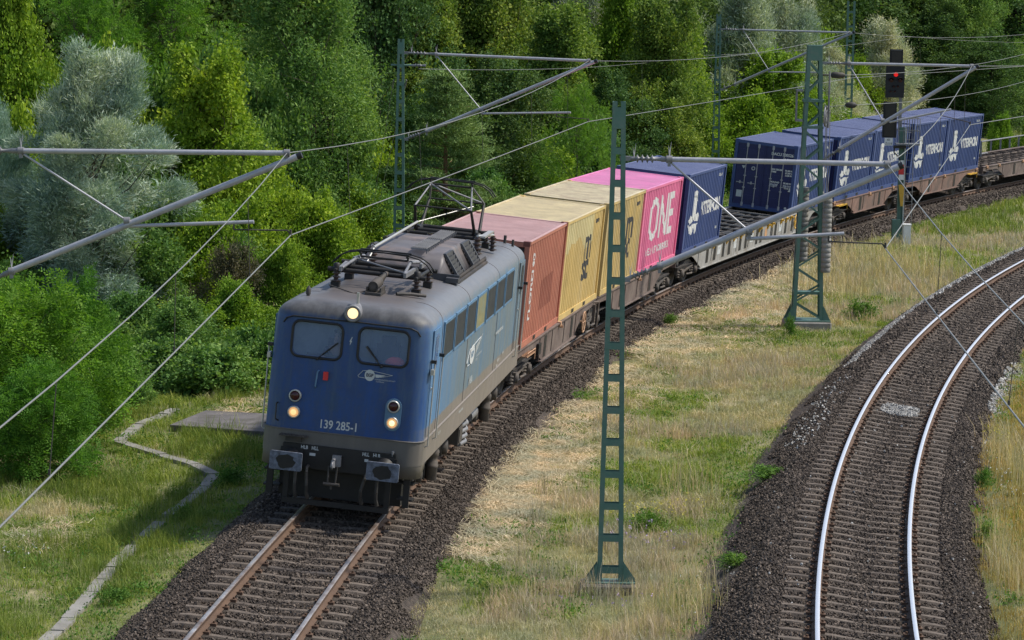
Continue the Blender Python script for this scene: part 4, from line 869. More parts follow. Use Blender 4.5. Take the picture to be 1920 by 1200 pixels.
def bogie(root, F, yc):
    mb = MB()
    for sx in (-1, 1):
        mb.prism([(yc - 1.25, .42), (yc - .9, .36), (yc - .5, .42), (yc - .25, .58), (yc + .25, .58), (yc + .5, .42), (yc + .9, .36), (yc + 1.25, .42), (yc + 1.2, .7), (yc + .6, .74), (yc + .25, .84), (yc - .25, .84), (yc - .6, .74), (yc - 1.2, .7)], sx * .97, sx * 1.08, 'x')
        for ya in (yc - .9, yc + .9):
            mb.box((sx * 1.08, ya, .47), (.18, .26, .26)); mb.lathe((sx * 1.16, ya, .46), [(.12, 0), (.12, .05), (.04, .07)], (sx, 0, 0))
            for q in (-.24, .24):
                for k in range(3): mb.torus((sx * 1.06, ya + q, .36 + k * .08), .07, .022, (0, 0, 1), 10, 5)
        mb.beam((sx * 1.12, yc - .6, .5), (sx * 1.12, yc + .6, .62), .06, .04); mb.tube((sx * 1.15, yc - .3, .4), (sx * 1.15, yc + .5, .36), .03)
    mb.box((0, yc, .75), (1.9, .5, .16)); mb.box((0, yc - 1.25, .6), (1.9, .06, .12)); mb.box((0, yc + 1.25, .6), (1.9, .06, .12))
    b_ = mb.build('bogie', 'underframe', root, F)
    for ya in (yc - .9, yc + .9):
        mb = MB(); mb.tube((-.7, ya, .46), (.7, ya, .46), .08); mb.build('axle', 'dark', b_, F)
        for sx in (-1, 1): mb = MB(); wheel(mb, sx * .7535, ya, .46, 24); mb.build('wheel', 'underframe', b_, F)
def wagon_unit(root, s0, L, mat, bog, bufs=(True, True), slots=(), deck='wagon_deck', lock='lock_rust', belly=(3.0, 3.0), zb=.50, cross=None):
    F = T1.frame(s0, L); b0, b1 = belly; t = 1.19
    poly = [(0, t), (0, 1.0), (b0 - .7, .98), (b0 - .35, .90), (b0 + .75, zb + .04), (b0 + .95, zb), (L - b1 - .95, zb), (L - b1 - .75, zb + .04), (L - b1 + .35, .90), (L - b1 + .7, .98), (L, 1.0), (L, t)]
    mb = MB()
    for sx in (-1, 1):
        mb.prism(poly, sx * 1.20, sx * 1.225, 'x'); mb.beam((sx * 1.19, 0, t - .01), (sx * 1.19, L, t - .01), .14, .03); mb.beam((sx * 1.2, b0 + .6, zb), (sx * 1.2, L - b1 - .6, zb), .14, .03)
        for y in slots: mb.box((sx * 1.228, y, .83), (.006, .36, .54), 1)  # flat black panels paint the dark of the sill openings
        for y in np.arange(b0 + .3, L - b1, 1.9): mb.box((sx * 1.235, y, .85), (.02, .03, .55))
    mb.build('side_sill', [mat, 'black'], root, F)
    mb = MB(); cm_ = cross or mat
    mb.box((-.2, L / 2, 1.0), (.05, L, .2), 1); mb.box((.2, L / 2, 1.0), (.05, L, .2), 1); 
    for y in np.arange(.12, L, 1.3): mb.box((0, y, 1.14), (2.36, .06, .04)); mb.box((0, y, 1.0), (2.3, .02, .2), 1)
    for sx in (-1, 1):
        mb.box((sx * .62, L / 2, 1.08), (.06, L, .12), 1)
        for y in np.arange(1.0, L - 1, 1.9): mb.beam((sx * .25, y, 1.12), (sx * 1.15, y + .65, 1.12), .04, .04)
    mb.build('deck_frame', [cm_, 'wagon_dark' if cm_ == 'wagon_dark' else 'wagon_deck'], root, F)
    MB().box((0, L / 2, .7), (2.3, L - .8, .02)).build('dark_infill', deck, root, F)  # dark sheet filling the gaps below the deck bars
    for yb in bog: bogie(root, F, yb)
    for e, y in ((0, 0), (1, L)):
        if bufs[e]:
            sg = -1 if e == 0 else 1
            for sx in (-1, 1):
                mb = MB(); mb.lathe((sx * .875, y, 1.04), [(.13, 0), (.13, .25), (.09, .26), (.09, .5), (.23, .51), (.23, .545), (.1, .56)], (0, sg, 0)); mb.build('buffer', 'dark', root, F)
            MB().tube((0, y, 1.0), (0, y + sg * .5, .98), .05).build('coupling_hook', 'dark', root, F)
            mb = MB(); mb.box((0, y + sg * .01, 1.0), (2.5, .04, .3)); mb.build('headstock', mat, root, F)
    return F
def locks(root, F, ys, mat, out=False, z=1.22):
    for y in ys:
        mb = MB(); sx = 1
        if out: mb.box((1.25, y, 1.08), (.06, .16, .2), rot=Matrix.Rotation(.35, 3, 'Y')); mb.box((1.3, y - .0, 1.14), (.1, .07, .07)); mb.box((1.24, y + .12, 1.12), (.05, .05, .12))
        else: mb.box((1.22, y, 1.16), (.12, .2, .12)); mb.box((1.27, y + .02, 1.1), (.12, .05, .07))
        mb.build('twist_lock', mat, root, F)
def handwheel(root, F, y, z, mat, r=.26):
    mb = MB(); mb.torus((1.30, y, z), r, .02, (1, 0, 0), 24, 6)
    for a in (0, 60, 120): a = R_(a); mb.tube((1.3, y - r * math.cos(a), z - r * math.sin(a)), (1.3, y + r * math.cos(a), z + r * math.sin(a)), .014)
    mb.tube((1.2, y, z), (1.3, y, z), .03); mb.build('brake_handwheel', mat, root, F)
# 1: articulated brown wagon under red, yellow, yellow, pink
r = thing('container_wagon', 'dirty brown articulated container wagon under the red, yellow and pink containers', 'container wagon', T1.frame(31.3, 12.6))
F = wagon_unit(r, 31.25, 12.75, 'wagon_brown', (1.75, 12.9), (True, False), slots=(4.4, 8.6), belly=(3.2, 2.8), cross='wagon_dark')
locks(r, F, (6.42,), 'lock_rust', z=1.2); handwheel(r, F, 10.3, .78, 'lock_rust', .28)
mb = MB(); mb.box((1.2, 1.5, .98), (.34, 1.1, .03)); 
for k in range(8): mb.box((1.2, 1.05 + k * .13, 1.0), (.34, .03, .02))
mb.path([(1.36, .98, 1.0), (1.36, .98, 1.06), (1.36, 2.1, 1.06), (1.36, 2.1, .8)], .014); mb.build('shunter_step', 'lock_rust', r, F)
MB().box((1.27, 3.2, .9), (.06, .35, .28)).build('brake_plate', 'black', r, F)
mb = MB(); mb.path([(1.2, 12.3, 1.1), (1.34, 12.5, 1.1), (1.34, 12.5, .4), (1.2, 12.55, .38)], .03); mb.box((1.28, 12.2, .8), (.08, .1, .5)); mb.build('joint_bracket', 'wagon_dark', r, F)
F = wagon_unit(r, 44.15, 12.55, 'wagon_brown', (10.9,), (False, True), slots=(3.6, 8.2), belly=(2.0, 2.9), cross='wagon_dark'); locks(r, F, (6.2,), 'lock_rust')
# 2: grey wagon
r = thing('container_wagon', 'pale grey container wagon with yellow locks and an empty gap between two navy containers', 'container wagon', T1.frame(57.6, 24))
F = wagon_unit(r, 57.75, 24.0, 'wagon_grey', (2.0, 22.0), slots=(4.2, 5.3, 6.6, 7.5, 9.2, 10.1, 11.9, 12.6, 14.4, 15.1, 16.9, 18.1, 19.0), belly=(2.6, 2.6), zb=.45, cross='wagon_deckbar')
locks(r, F, (5.0, 7.0, 8.1, 9.2, 10.6, 12.2, 13.6, 14.3, 15.9, 16.8, 17.6), 'yellow', True); handwheel(r, F, 18.4, .9, 'yellow', .26)
lm = MB(); lm.lathe((1.23, 13.4, .85), [(.2, 0), (.2, .004)], (1, 0, 0)); lm.m[:] = [1] * len(lm.m); 
for y in (5.9, 8.4, 11.0, 15.9): lm.box((1.232, y, .86), (.004, .5, .3)); text_on(lm, 'Sggnss', .12, (1.236, y, .92), (0, 1, 0), (0, 0, 1)); 
lm.build('wagon_markings', ['offwhite', 'ochre'], r, F)
# 3: articulated brown wagon under the four navy containers
r = thing('container_wagon', 'red-brown articulated container wagon under the four navy containers at the back', 'container wagon', T1.frame(82.6, 12.6))
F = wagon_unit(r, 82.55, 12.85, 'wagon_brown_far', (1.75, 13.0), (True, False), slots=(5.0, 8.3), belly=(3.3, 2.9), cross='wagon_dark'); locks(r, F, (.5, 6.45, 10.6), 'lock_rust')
MB().box((1.24, 1.5, 1.0), (.3, 1.3, .03)).path([(1.38, .9, 1.04), (1.38, 2.2, 1.04), (1.38, 2.2, .8)], .014).build('shunter_step', 'yellow', r, F)
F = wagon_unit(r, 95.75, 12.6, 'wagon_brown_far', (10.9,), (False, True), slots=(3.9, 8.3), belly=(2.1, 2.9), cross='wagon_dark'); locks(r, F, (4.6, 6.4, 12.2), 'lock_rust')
MB().box((1.24, 11.2, 1.0), (.3, 1.3, .03)).path([(1.38, 10.6, 1.04), (1.38, 11.9, 1.04), (1.38, 11.9, .8)], .014).build('shunter_step', 'yellow', r, F)
# 4: empty wagon
r = thing('container_wagon', 'empty dark brown container wagon with bare deck frame at the end of the train', 'container wagon', T1.frame(109.6, 18))
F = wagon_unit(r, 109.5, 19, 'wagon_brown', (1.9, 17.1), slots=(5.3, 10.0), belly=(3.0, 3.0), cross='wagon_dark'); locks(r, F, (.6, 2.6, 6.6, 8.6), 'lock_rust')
# ================================================================== overhead line
def gh(x, y): return float(gz(x, y)[0])
def flat_mast(name, label, X, Y, ztop, wb, wt, rungs, yaw=0, dp=.16, found=True, group='green ladder-like catenary masts'):
    zb = gh(X, Y) + .11; root = thing(name, label, 'catenary mast', Matrix.Translation((X, Y, zb)) @ Matrix.Rotation(yaw, 4, 'Z'), group); H = ztop - zb
    mb = MB(); fw = .08
    for sx in (-1, 1):
        # the right leg stands nearly upright, the left one tapers
        xb, xt = (wb / 2, wb / 2 - (wb - wt) * .6) if sx > 0 else (-wb / 2, wb / 2 - (wb - wt) * .6 - wt)
        a = xb - sx * fw / 2; b = xt - sx * fw / 2
        for sy in (-1, 1): mb.add([(a - fw / 2, sy * dp / 2 - .006, .1), (a + fw / 2, sy * dp / 2 - .006, .1), (a + fw / 2, sy * dp / 2 + .006, .1), (a - fw / 2, sy * dp / 2 + .006, .1), (b - fw / 2, sy * dp / 2 - .006, H), (b + fw / 2, sy * dp / 2 - .006, H), (b + fw / 2, sy * dp / 2 + .006, H), (b - fw / 2, sy * dp / 2 + .006, H)], [(3, 2, 1, 0), (4, 5, 6, 7), (0, 1, 5, 4), (1, 2, 6, 5), (2, 3, 7, 6), (3, 0, 4, 7)])
        a2, b2 = xb - sx * .008, xt - sx * .008
        mb.add([(a2 - .008, -dp / 2 + .008, .1), (a2 + .008, -dp / 2 + .008, .1), (a2 + .008, dp / 2 - .008, .1), (a2 - .008, dp / 2 - .008, .1), (b2 - .008, -dp / 2 + .008, H), (b2 + .008, -dp / 2 + .008, H), (b2 + .008, dp / 2 - .008, H), (b2 - .008, dp / 2 - .008, H)], [(3, 2, 1, 0), (4, 5, 6, 7), (0, 1, 5, 4), (1, 2, 6, 5), (2, 3, 7, 6), (3, 0, 4, 7)])
    mb.build('leg_profiles', 'mastgreen', root)
    first = None
    for k in range(rungs):
        t = (k + .35) / (rungs - .15); z = .1 + (H - .1) * t; xr = wb / 2 - (wb - wt) * .6 * t; wd = wb + (wt - wb) * t
        h_ = .115 if k < rungs - 1 else .36; z = min(z, H - h_ / 2 - .01)
        for sy in (-1, 1): MB().box((xr - wd / 2, sy * (dp / 2 + .009), z), (wd - .01, .008, h_)).build('batten', 'mastgreen', root)
    mb = MB(); mb.box((-.0, 0, .085), (wb + .4, .4, .02))
    for sx in (-1, 1):
        for sy in (-1, 1): mb.add([(sx * wb / 2, sy * .1, .1), (sx * (wb / 2 + .22), sy * .1, .1), (sx * wb / 2, sy * .1, .42), (sx * wb / 2, sy * .11, .1), (sx * (wb / 2 + .22), sy * .11, .1), (sx * wb / 2, sy * .11, .42)], [(0, 1, 2), (5, 4, 3), (0, 3, 4, 1), (1, 4, 5, 2), (2, 5, 3, 0)])
    mb.build('base_plate', 'mastgreen', root)
    mb = MB(); mb.box((-.04, 0, -.18), (wb + .5, .62, .5)); o = mb.build('foundation', 'slab', root); bv = o.modifiers.new('bevel', 'BEVEL'); bv.width = .03
    return root
def tube_part(name, a, b, r, root, mat='steel_grey', r2=None, n=12):
    return MB().tube(a, b, r, r2, n).build(name, mat, root, Matrix.Identity(4))
def ins_part(a, b, root, n=4, r=.075):
    a, b = Vector(a), Vector(b); d = (b - a); h = d.length; mb = MB(); mb.tube(a, b, .022); prof = [(.03, 0), (.04, h * .18)]
    for k in range(n): z = h * (.25 + .45 * k / n); prof += [(.03, z), (r, z + h * .03), (.03, z + h * .06)]
    prof += [(.035, h * .8), (.045, h * .82), (.045, h)]; mb.lathe(a, prof, d.normalized(), 12); return mb.build('insulator', 'greysteel', root, Matrix.Identity(4))
def spikes(mb, p, s=1):
    for dx, dy, h in ((-.02, 0, .2), (.03, .02, .26), (0, -.03, .17)): mb.tube(p, Vector(p) + Vector((dx * s, dy, h * s)), .009, .002, 5)
def cantilever(root, Dm, yaw, Xm, top, tip, low, knee, reg0, reg1, arm, dend):
    """all arguments are picture points of the real thing, laid on the vertical plane across the track through the mast"""
    def P(q):
        d = ray(*q); n = Vector((math.sin(yaw), math.cos(yaw), 0)); o = Vector((Xm, Dm, 0)); return CO + d * ((o - CO).dot(n) / d.dot(n))
    top, tip, low, knee, reg0, reg1, arm, dend = map(P, (top, tip, low, knee, reg0, reg1, arm, dend)); k = Dm / 52
    q = top.lerp(tip, .17); ins_part(top, q, root); tube_part('top_tube', q, tip, .044, root)
    q2 = low.lerp(knee, .28); ins_part(low, q2, root); tube_part('diagonal_tube', q2, dend, .056, root); tube_part('end_cap', dend.lerp(knee, .02), dend + (dend - knee).normalized() * .02, .059, root, 'rubber')
    tube_part('brace_rod', q + Vector((0, 0, -.03)), knee, .018, root)
    tube_part('registration_tube', reg0, reg1, .032, root)
    mb = MB(); a0 = reg1.lerp(reg0, .16) + Vector((0, 0, -.12)); mb.tube(reg1.lerp(reg0, .16), a0, .015); mb.path([a0, arm + Vector((-.05, 0, .08)), arm], .014); mb.tube(arm, arm + Vector((0, 0, .1)), .02); mb.build('steady_arm', 'dark', root, Matrix.Identity(4))
    I4 = Matrix.Identity(4)
    for c in (q + Vector((0, 0, .04)), q2 + Vector((0, 0, .04)), low.lerp(q2, .15), top.lerp(q, .2)): mb = MB(); spikes(mb, c); mb.build('bird_spikes', 'steel_grey', root, I4)
    for c in (q, tip, knee, q2): mb = MB(); mb.lathe(c + Vector((-.05, 0, 0)), [(.068, 0), (.068, .1)], (1, 0, 0), 10); mb.box(c + Vector((0, 0, -.05)), (.05, .09, .14)); mb.build('clamp', 'greysteel', root, I4)
    for c in (top, low): MB().box(c, (.18, .1, .08)).build('hinge', 'greysteel', root, I4)
    return tip, arm
# near mast of the right-hand track
mA = flat_mast('catenary_mast', 'tall green ladder-like mast in the grass between the tracks, nearest the camera', 1.78, 51.4, 7.9, .45, .22, 15)
tipA, armA = cantilever(mA, 51.4, .12, 1.78, (1172, 297), (1664, 308), (1172, 524), (1405, 434), (1400, 448), (1583, 438), (1660, 466), (1691, 310))
# lattice mast
XB, YB = 8.93, 90.8
def lattice(label):
    zb = gh(XB, YB) + .2; root = thing('lattice_mast', label, 'lattice mast', Matrix.Translation((XB, YB, zb))); H = 8.0 - zb
    wb, wt, db, dt = .92, .42, .62, .36; c = lambda sx, sy, t: (sx * (wb + (wt - wb) * t) / 2, sy * (db + (dt - db) * t) / 2, .1 + (H - .1) * t)
    mb = MB()
    for sx in (-1, 1):
        for sy in (-1, 1):
            a, b = Vector(c(sx, sy, 0)), Vector(c(sx, sy, 1)); mb.beam(a + Vector((-sx * .05, 0, 0)), b + Vector((-sx * .05, 0, 0)), .11, .014, (0, 1, 0)); mb.beam(a + Vector((0, -sy * .05, 0)), b + Vector((0, -sy * .05, 0)), .014, .11, (0, 1, 0))
    mb.build('leg_angles', 'mastgreen', root); n = 15; mb = MB()
    for k in range(n):
        t0, t1 = k / n * .95, (k + 1) / n * .95; s_ = 1 if k % 2 else -1
        for sy in (-1, 1): mb.beam(c(-s_, sy, t0), c(s_, sy, t1), .055, .012, (0, 1, 0))
        for sx in (-1, 1): mb.beam(c(sx, -s_, t0), c(sx, s_, t1), .012, .055, (0, 1, 0))
    mb.build('lattice_bars', 'mastgreen', root)
    for z in (.9, 5.9, 6.7): MB().box((0, 0, z), (wb * .8 + .1 if z < 2 else .62, .5, .08)).build('cross_plate', 'mastgreen', root)
    mb = MB()
    for sy in (-1, 1): mb.box((0, sy * (dt / 2 + .015), H - .22), (wt + .02, .012, .46))
    for sx in (-1, 1): mb.box((sx * (wt / 2 + .01), 0, H - .22), (.012, dt, .46))
    mb.box((0, 0, H + .005), (wt + .02, dt + .04, .012)); mb.build('head_plate', 'mastgreen', root)
    mb = MB()
    for sx in (-1, 1):
        for sy in (-1, 1): mb.add([(sx * .46, sy * .32, .08), (sx * .68, sy * .32, .08), (sx * .46, sy * .32, .55), (sx * .46, sy * .335, .08), (sx * .68, sy * .335, .08), (sx * .46, sy * .335, .55)], [(0, 1, 2), (5, 4, 3), (0, 3, 4, 1), (1, 4, 5, 2), (2, 5, 3, 0)])
    mb.box((0, 0, .07), (1.35, .95, .03)); mb.build('base_plate', 'mastgreen', root)
    o = MB().box((0, 0, -.3), (1.42, 1.05, .7)).build('foundation', 'concrete', root); o.modifiers.new('bevel', 'BEVEL').width = .04
    mb = MB(); mb.torus((.36, -.3, 6.25), .30, .03, (.97, -.26, 0), 24, 6); mb.torus((.36, -.3, 6.25), .12, .03, (.97, -.26, 0), 14, 5)
    for a in range(0, 180, 45): a = R_(a); mb.tube((.36 + .078 * math.cos(a), -.3 + .29 * math.cos(a), 6.25 + .3 * math.sin(a)), (.36 - .078 * math.cos(a), -.3 - .29 * math.cos(a), 6.25 - .3 * math.sin(a)), .014)
    mb.build('tension_wheel', 'greysteel', root); mb = MB(); mb.tube((.44, -.33, 7.6), (.44, -.33, 5.9), .03); mb.tube((.40, -.3, 6.1), (.46, -.36, 3.4), .012); mb.tube((.36, -.42, 6.2), (.36, -.45, 3.3), .012); mb.build('guide_rods', 'greysteel', root)
    MB().box((-.42, 0, 7.0), (.2, .4, .06)).box((-.42, 0, 6.1), (.2, .4, .06)).box((-.5, -.1, 6.55), (.04, .06, .9)).box((-.5, .1, 6.55), (.04, .06, .9)).build('side_bracket', 'greysteel', root)
    return root
mB = lattice('green lattice mast with crossed bars, standing on a concrete block in the grass')
tipB, armB = cantilever(mB, 90.8, .27, XB + .2, (1545, 118), (1822, 124), (1543, 300), (1655, 226), (1668, 229), (1783, 205), (1819, 234), (1834, 124))
for X, z0, z1, lab in ((9.42, 1.2, 3.5, 'stack of grey round tension weights hanging right of the lattice mast'), (8.75, 1.5, 3.6, 'stack of grey round tension weights hanging inside the lattice mast')):
    mb = MB(); prof = []; z = 0
    while z < z1 - z0: prof += [(.13, z), (.145, z + .015), (.145, z + .12), (.13, z + .135)]; z += .15
    mb.lathe((X, YB - (.32 if X > 9 else .0), z0), prof, n=18); mb.tube((X, YB - (.32 if X > 9 else 0), z1), (X, YB - (.32 if X > 9 else 0), z1 + 2.6), .01)
    tag(mb.build('tension_weight', 'concrete'), lab, 'tension weights')
# masts left of the train track
mC = flat_mast('catenary_mast', 'green ladder-like mast between the trees and the train, behind the raised pantograph', -3.62, 95.0, 7.87, .42, .2, 15)
tipC, armC = cantilever(mC, 95, .22, -3.62, (760, 99), (1104, 114), (760, 261), (903, 207), (905, 213), (1070, 211), (1103, 228), (1119, 114))
tube_part('anchor_bracket', (-3.95, 95, 7.05), (-3.0, 95, 7.05), .035, mC, 'mastgreen'); ins_part((-3.3, 94.9, 7.05), (-2.85, 94.9, 7.05), mC)
mD = flat_mast('catenary_mast', 'far green ladder-like mast standing behind the grey wagon, against yellow-green trees', 9.25, 139, 8.24, .42, .22, 16)
tipD, armD = cantilever(mD, 139, .35, 9.25, (1354, 55), (1592, 61), (1354, 168), (1441, 131), (1443, 135), (1540, 136), (1597, 146), (1602, 60))
mE = flat_mast('catenary_mast', 'green ladder-like mast carrying the two grey tubes left of the locomotive', -9.3, 51.4, 8.0, .45, .22, 15)
tipE, armE = cantilever(mE, 51.4, .08, -9.3, (-62, 282), (538, 287), (-62, 545), (238, 414), (242, 424), (476, 416), (545, 441), (564, 291))
root = thing('catenary_pole', 'thin distant green pole half hidden behind the lattice mast head', 'pole', Matrix.Translation((18.3, 168, -.5)))
MB().box((0, 0, 4.6), (.12, .12, 9.2)).box((.35, 0, 4.6), (.12, .12, 9.2)).build('leg_profiles', 'mastgreen', root)
for z in np.arange(.6, 9, .8): MB().box((.17, 0, z), (.3, .1, .12)).build('batten', 'mastgreen', root)
# wires
def sagline(a, b, sag, n=10):
    a, b = Vector(a), Vector(b); return [a.lerp(b, i / n) + Vector((0, 0, -4 * sag * (i / n) * (1 - i / n))) for i in range(n + 1)]
def wire(name, pts, sags, label, r=.009, mat='wire', cat='overhead wire'):
    mb = MB(); allp = []
    for a, b, s in zip(pts[:-1], pts[1:], sags): seg = sagline(a, b, s); mb.path(seg, r, 5); allp.append(seg)
    o = mb.build(name, mat); tag(o, label, cat); return o, allp
c1 = [Vector((-4.4, 2, 5.55)), armE, armC, armD, Vector((29.5, 166, 5.5)), Vector((50, 200, 5.5))]
m1 = [Vector((-4.2, 2, 6.95)), tipE, tipC, tipD, Vector((29.5, 166, 7.3)), Vector((50, 200, 7.3))]
w1, _ = wire('contact_wire', c1, (.02,) * 5, 'lower of the two wires above the train, touched by the raised pantograph', .011)
w2, sg1 = wire('messenger_wire', m1, (.55, .45, .4, .3, .2), 'upper of the two wires above the train', .009)
c2 = [Vector((3.9, 2, 5.5)), armA, armB, Vector((33, 139, 5.6)), Vector((56, 170, 5.6))]
m2 = [Vector((4.1, 2, 6.9)), tipA, tipB, Vector((33.5, 139, 7.4)), Vector((56, 170, 7.4))]
w3, _ = wire('contact_wire', c2, (.02,) * 4, 'lower of the two wires above the empty right-hand track', .011)
w4, sg2 = wire('messenger_wire', m2, (.5, .35, .3, .2), 'upper of the two wires above the empty right-hand track', .009)
def droppers(par, segs, cpts, ts):
    for k, tl in enumerate(ts):
        for t in tl:
            i = t * 10; a = segs[k][int(i)].lerp(segs[k][min(10, int(i) + 1)], i % 1); b = cpts[k].lerp(cpts[k + 1], t)
            mb = MB(); mb.tube(a, b, .005, n=4); mb.box(b + Vector((0, 0, .03)), (.02, .04, .05)); mb.build('dropper', 'dark', par)
droppers(w2, sg1, c1, ((.3, .5, .68, .86), (.12, .3, .5, .7, .88), (.15, .38, .62, .85), (.3, .7)))
droppers(w4, sg2, c2, ((.45, .62, .80), (.14, .3, .5, .7, .88), (.2, .5, .8)))
fa = at_y(785, 129, 94.9); wire('feeder_wire', [fa, at_y(1320, 104, 138.5), at_y(1700, 68, 175), at_y(1960, 80, 200)], (.25, .2, .1), 'thin wire running from the insulator of the mast behind the locomotive to the far mast', .008)
fb = at_y(1572, 141, 91); o, _ = wire('feeder_wire', [fb, at_y(1960, 90, 150)], (.3,), 'thin wire fixed by an insulator near the head of the lattice mast', .009)
MB().lathe(fb - Vector((.25, 0, 0)), [(.02, 0), (.09, .06), (.10, .2), (.08, .4), (.02, .46)], (1, 0, 0)).tube(fb - Vector((.6, .1, -.02)), fb - Vector((.2, 0, 0)), .02).build('insulator', 'dark', o)
fc = at_y(1598, 197, 91); o, _ = wire('feeder_wire', [at_y(1552, 200, 91), fc, at_y(1960, 140, 150)], (0, .3,), 'thin wire running right from the pulley wheel of the lattice mast', .009)
MB().lathe(fc - Vector((.22, 0, 0)), [(.02, 0), (.08, .05), (.10, .2), (.08, .3), (.02, .36)], (1, 0, 0)).build('insulator', 'dark', o)
for (a, b, lab) in (((738, 150), (705, 352), 'left guy wire of the mast behind the raised pantograph'), ((762, 150), (716, 356), 'right guy wire of the mast behind the raised pantograph')):
    p = at_y(*a, 95); q = at_y(*b, 97); q = q + (q - p) * .25; o = tag(MB().tube(p, q, .008, n=5).tube(p, p + (q - p) * .06, .025, n=6).build('guy_wire', 'wire'), lab, 'guy wire')

# ================================================================== signal
XS, YS = 15.62, 122.5; zs = gh(XS, YS)
sg = thing('railway_signal', 'tall railway signal showing red, with dark screens, number plate and railed platform', 'railway signal', Matrix.Translation((XS, YS, zs)))
def sp_(px, py, d=0): v = at_y(px, py, YS + d); return v - Vector((XS, YS, zs))
kS = YS / F_PX
def sbox(x0, y0, x1, y1, dy, dep, mb): a, b = sp_(x0, y0), sp_(x1, y1); mb.box(((a.x + b.x) / 2, dy, (a.z + b.z) / 2), (abs(b.x - a.x), dep, abs(a.z - b.z))); return mb
mb = MB(); x0 = sp_(1690, 300).x
mb.box((x0 - .10, 0, 2.3), (.02, .2, 4.7)); mb.box((x0 + .10, 0, 2.3), (.02, .2, 4.7)); mb.box((x0, 0, 2.3), (.18, .02, 4.7)); mb.box((x0 - .14, -.05, .45), (.34, .35, .9)); mb.build('mast_beam', 'mastgreen', sg)
MB().box((x0 + .13, -.1, 2.3), (.03, .02, 4.7)).build('cable_strip', 'offwhite', sg)
MB().box((x0 - .1, .1, 5.6), (.12, .12, 2.6)).build('upper_post', 'greysteel', sg)
M['screen'] = basic('signal_black', (.008, .008, .011), .6, 0, .3, 3); M['sig_inner'] = basic('signal_inner', (.018, .014, .012), .5, 0, .3, 5)
for q, inner in (((1668, 92, 1692, 121), 1), ((1661, 123, 1694, 183), 0), ((1656, 191, 1680, 226), 1), ((1654, 227, 1679, 258), 1)):
    p_ = sbox(*q, -.12, .06, MB()).build('signal_screen', 'screen', sg)
    if inner: sbox(q[0] + 3.5, q[1] + 3.5, q[2] - 3.5, q[3] - 3.5, -.16, .03, MB()).build('screen_box', 'sig_inner', p_, WM[sg.name])
    a = sp_(q[0] + 2, q[1] + 1.5); b = sp_(q[2] - 2, q[1] + 1.5); 
    if q[3] - q[1] < 50: MB().box(((a.x + b.x) / 2, -.17, a.z), (b.x - a.x, .05, .015)).build('screen_trim', 'greysteel', p_, WM[sg.name])
for px, py, r, mt in ((1679, 139.5, .12, 'redlamp'), (1670.5, 150, .12, 'darkred'), (1687, 150, .12, 'darkred'), (1675, 162, .06, 'darkred'), (1683, 162, .06, 'darkred'), (1669, 171, .05, 'darkred'), (1677, 171, .05, 'darkred')):
    c = sp_(px, py); r *= .85; mb = MB(); mb.lathe((c.x, -.13, c.z), [(r, .0), (r * .8, .03), (.004, .035)], (0, -1, 0), 16); l_ = mb.build('signal_lamp', mt, sg)
    mb = MB(); n = 8; vs = []
    for k in range(n + 1): a = math.pi * k / n; vs += [(c.x + r * 1.12 * math.cos(a), -.14, c.z + r * 1.12 * math.sin(a)), (c.x + r * 1.12 * math.cos(a), -.14 - r * 1.6, c.z + r * 1.12 * math.sin(a) - .01)]
    mb.add(vs, [(2 * k, 2 * k + 1, 2 * k + 3, 2 * k + 2) for k in range(n)]); mb.build('lamp_hood', 'sig_inner', l_, WM[sg.name])
p_ = sbox(1658, 258, 1673, 272.5, -.13, .03, MB()).build('number_plate', 'white', sg)
a, b = sp_(1665.5, 262), sp_(1665.5, 269); lm = MB(); text_on(lm, '41', .15, (a.x, -.15, a.z), (1, 0, 0), (0, 0, 1)); lm.build('plate_lettering', 'screen', p_, WM[sg.name]); lm = MB(); text_on(lm, 'ZU218', .13, (b.x, -.15, b.z), (1, 0, 0), (0, 0, 1), .75); lm.build('plate_lettering', 'screen', p_, WM[sg.name])
for y0, y1, mt in ((300, 308, 'white'), (308, 327, 'red'), (327, 337, 'white')): sbox(1684.5, y0, 1693.5, y1, -.14, .012, MB()).build('mast_sign', mt, sg)
a, b = sp_(1684, 346), sp_(1695, 346); c = sp_(1689.5, 386); mb = MB(); mb.prism([(a.x, a.z), (c.x - .05, c.z), (c.x + .05, c.z), (b.x, b.z)], -.16, -.145, 'y'); mb.build('wedge_sign', 'yellow', sg)
# platform
a, b = sp_(1679, 269.5), sp_(1722, 269.5); mb = MB(); mb.box(((a.x + b.x) / 2, -.1, a.z), (b.x - a.x, .75, .06)); mb.build('platform', 'greysteel', sg)
mb = MB(); zt = a.z
for x in np.linspace(a.x + .05, b.x - .02, 5):
    for y in (-.46, .26): mb.tube((x, y, zt), (x, y, zt + 1.05), .014, n=6)
for z in (zt + .55, zt + 1.05):
    for y in (-.46, .26): mb.tube((a.x + .05, y, z), (b.x - .02, y, z), .014, n=6)
    mb.tube((b.x - .02, -.46, z), (b.x - .02, .26, z), .014, n=6)
mb.build('platform_railing', 'greysteel', sg)
mb = MB(); xl = x0 + .32
for x in (xl - .16, xl + .16): mb.tube((x, 0, .6), (x, 0, zt + .6), .015, n=6)
for z in np.arange(.8, zt + .5, .28): mb.tube((xl - .16, 0, z), (xl + .16, 0, z), .011, n=6)
mb.build('ladder', 'greysteel', sg)
mb = MB(); mb.path([(x0 - .3, -.15, zt - .05), (x0 - .33, -.2, zt - .35), (x0 - .1, -.15, zt - .55), (x0 - .02, -.1, zt - .9)], .025, 8); mb.box((x0 - .1, -.1, zt - .12), (.5, .3, .1)); mb.build('cable_loop', 'rubber', sg)
MB().box((0, 0, -.1), (.8, .7, .3)).build('foundation', 'concrete', sg)
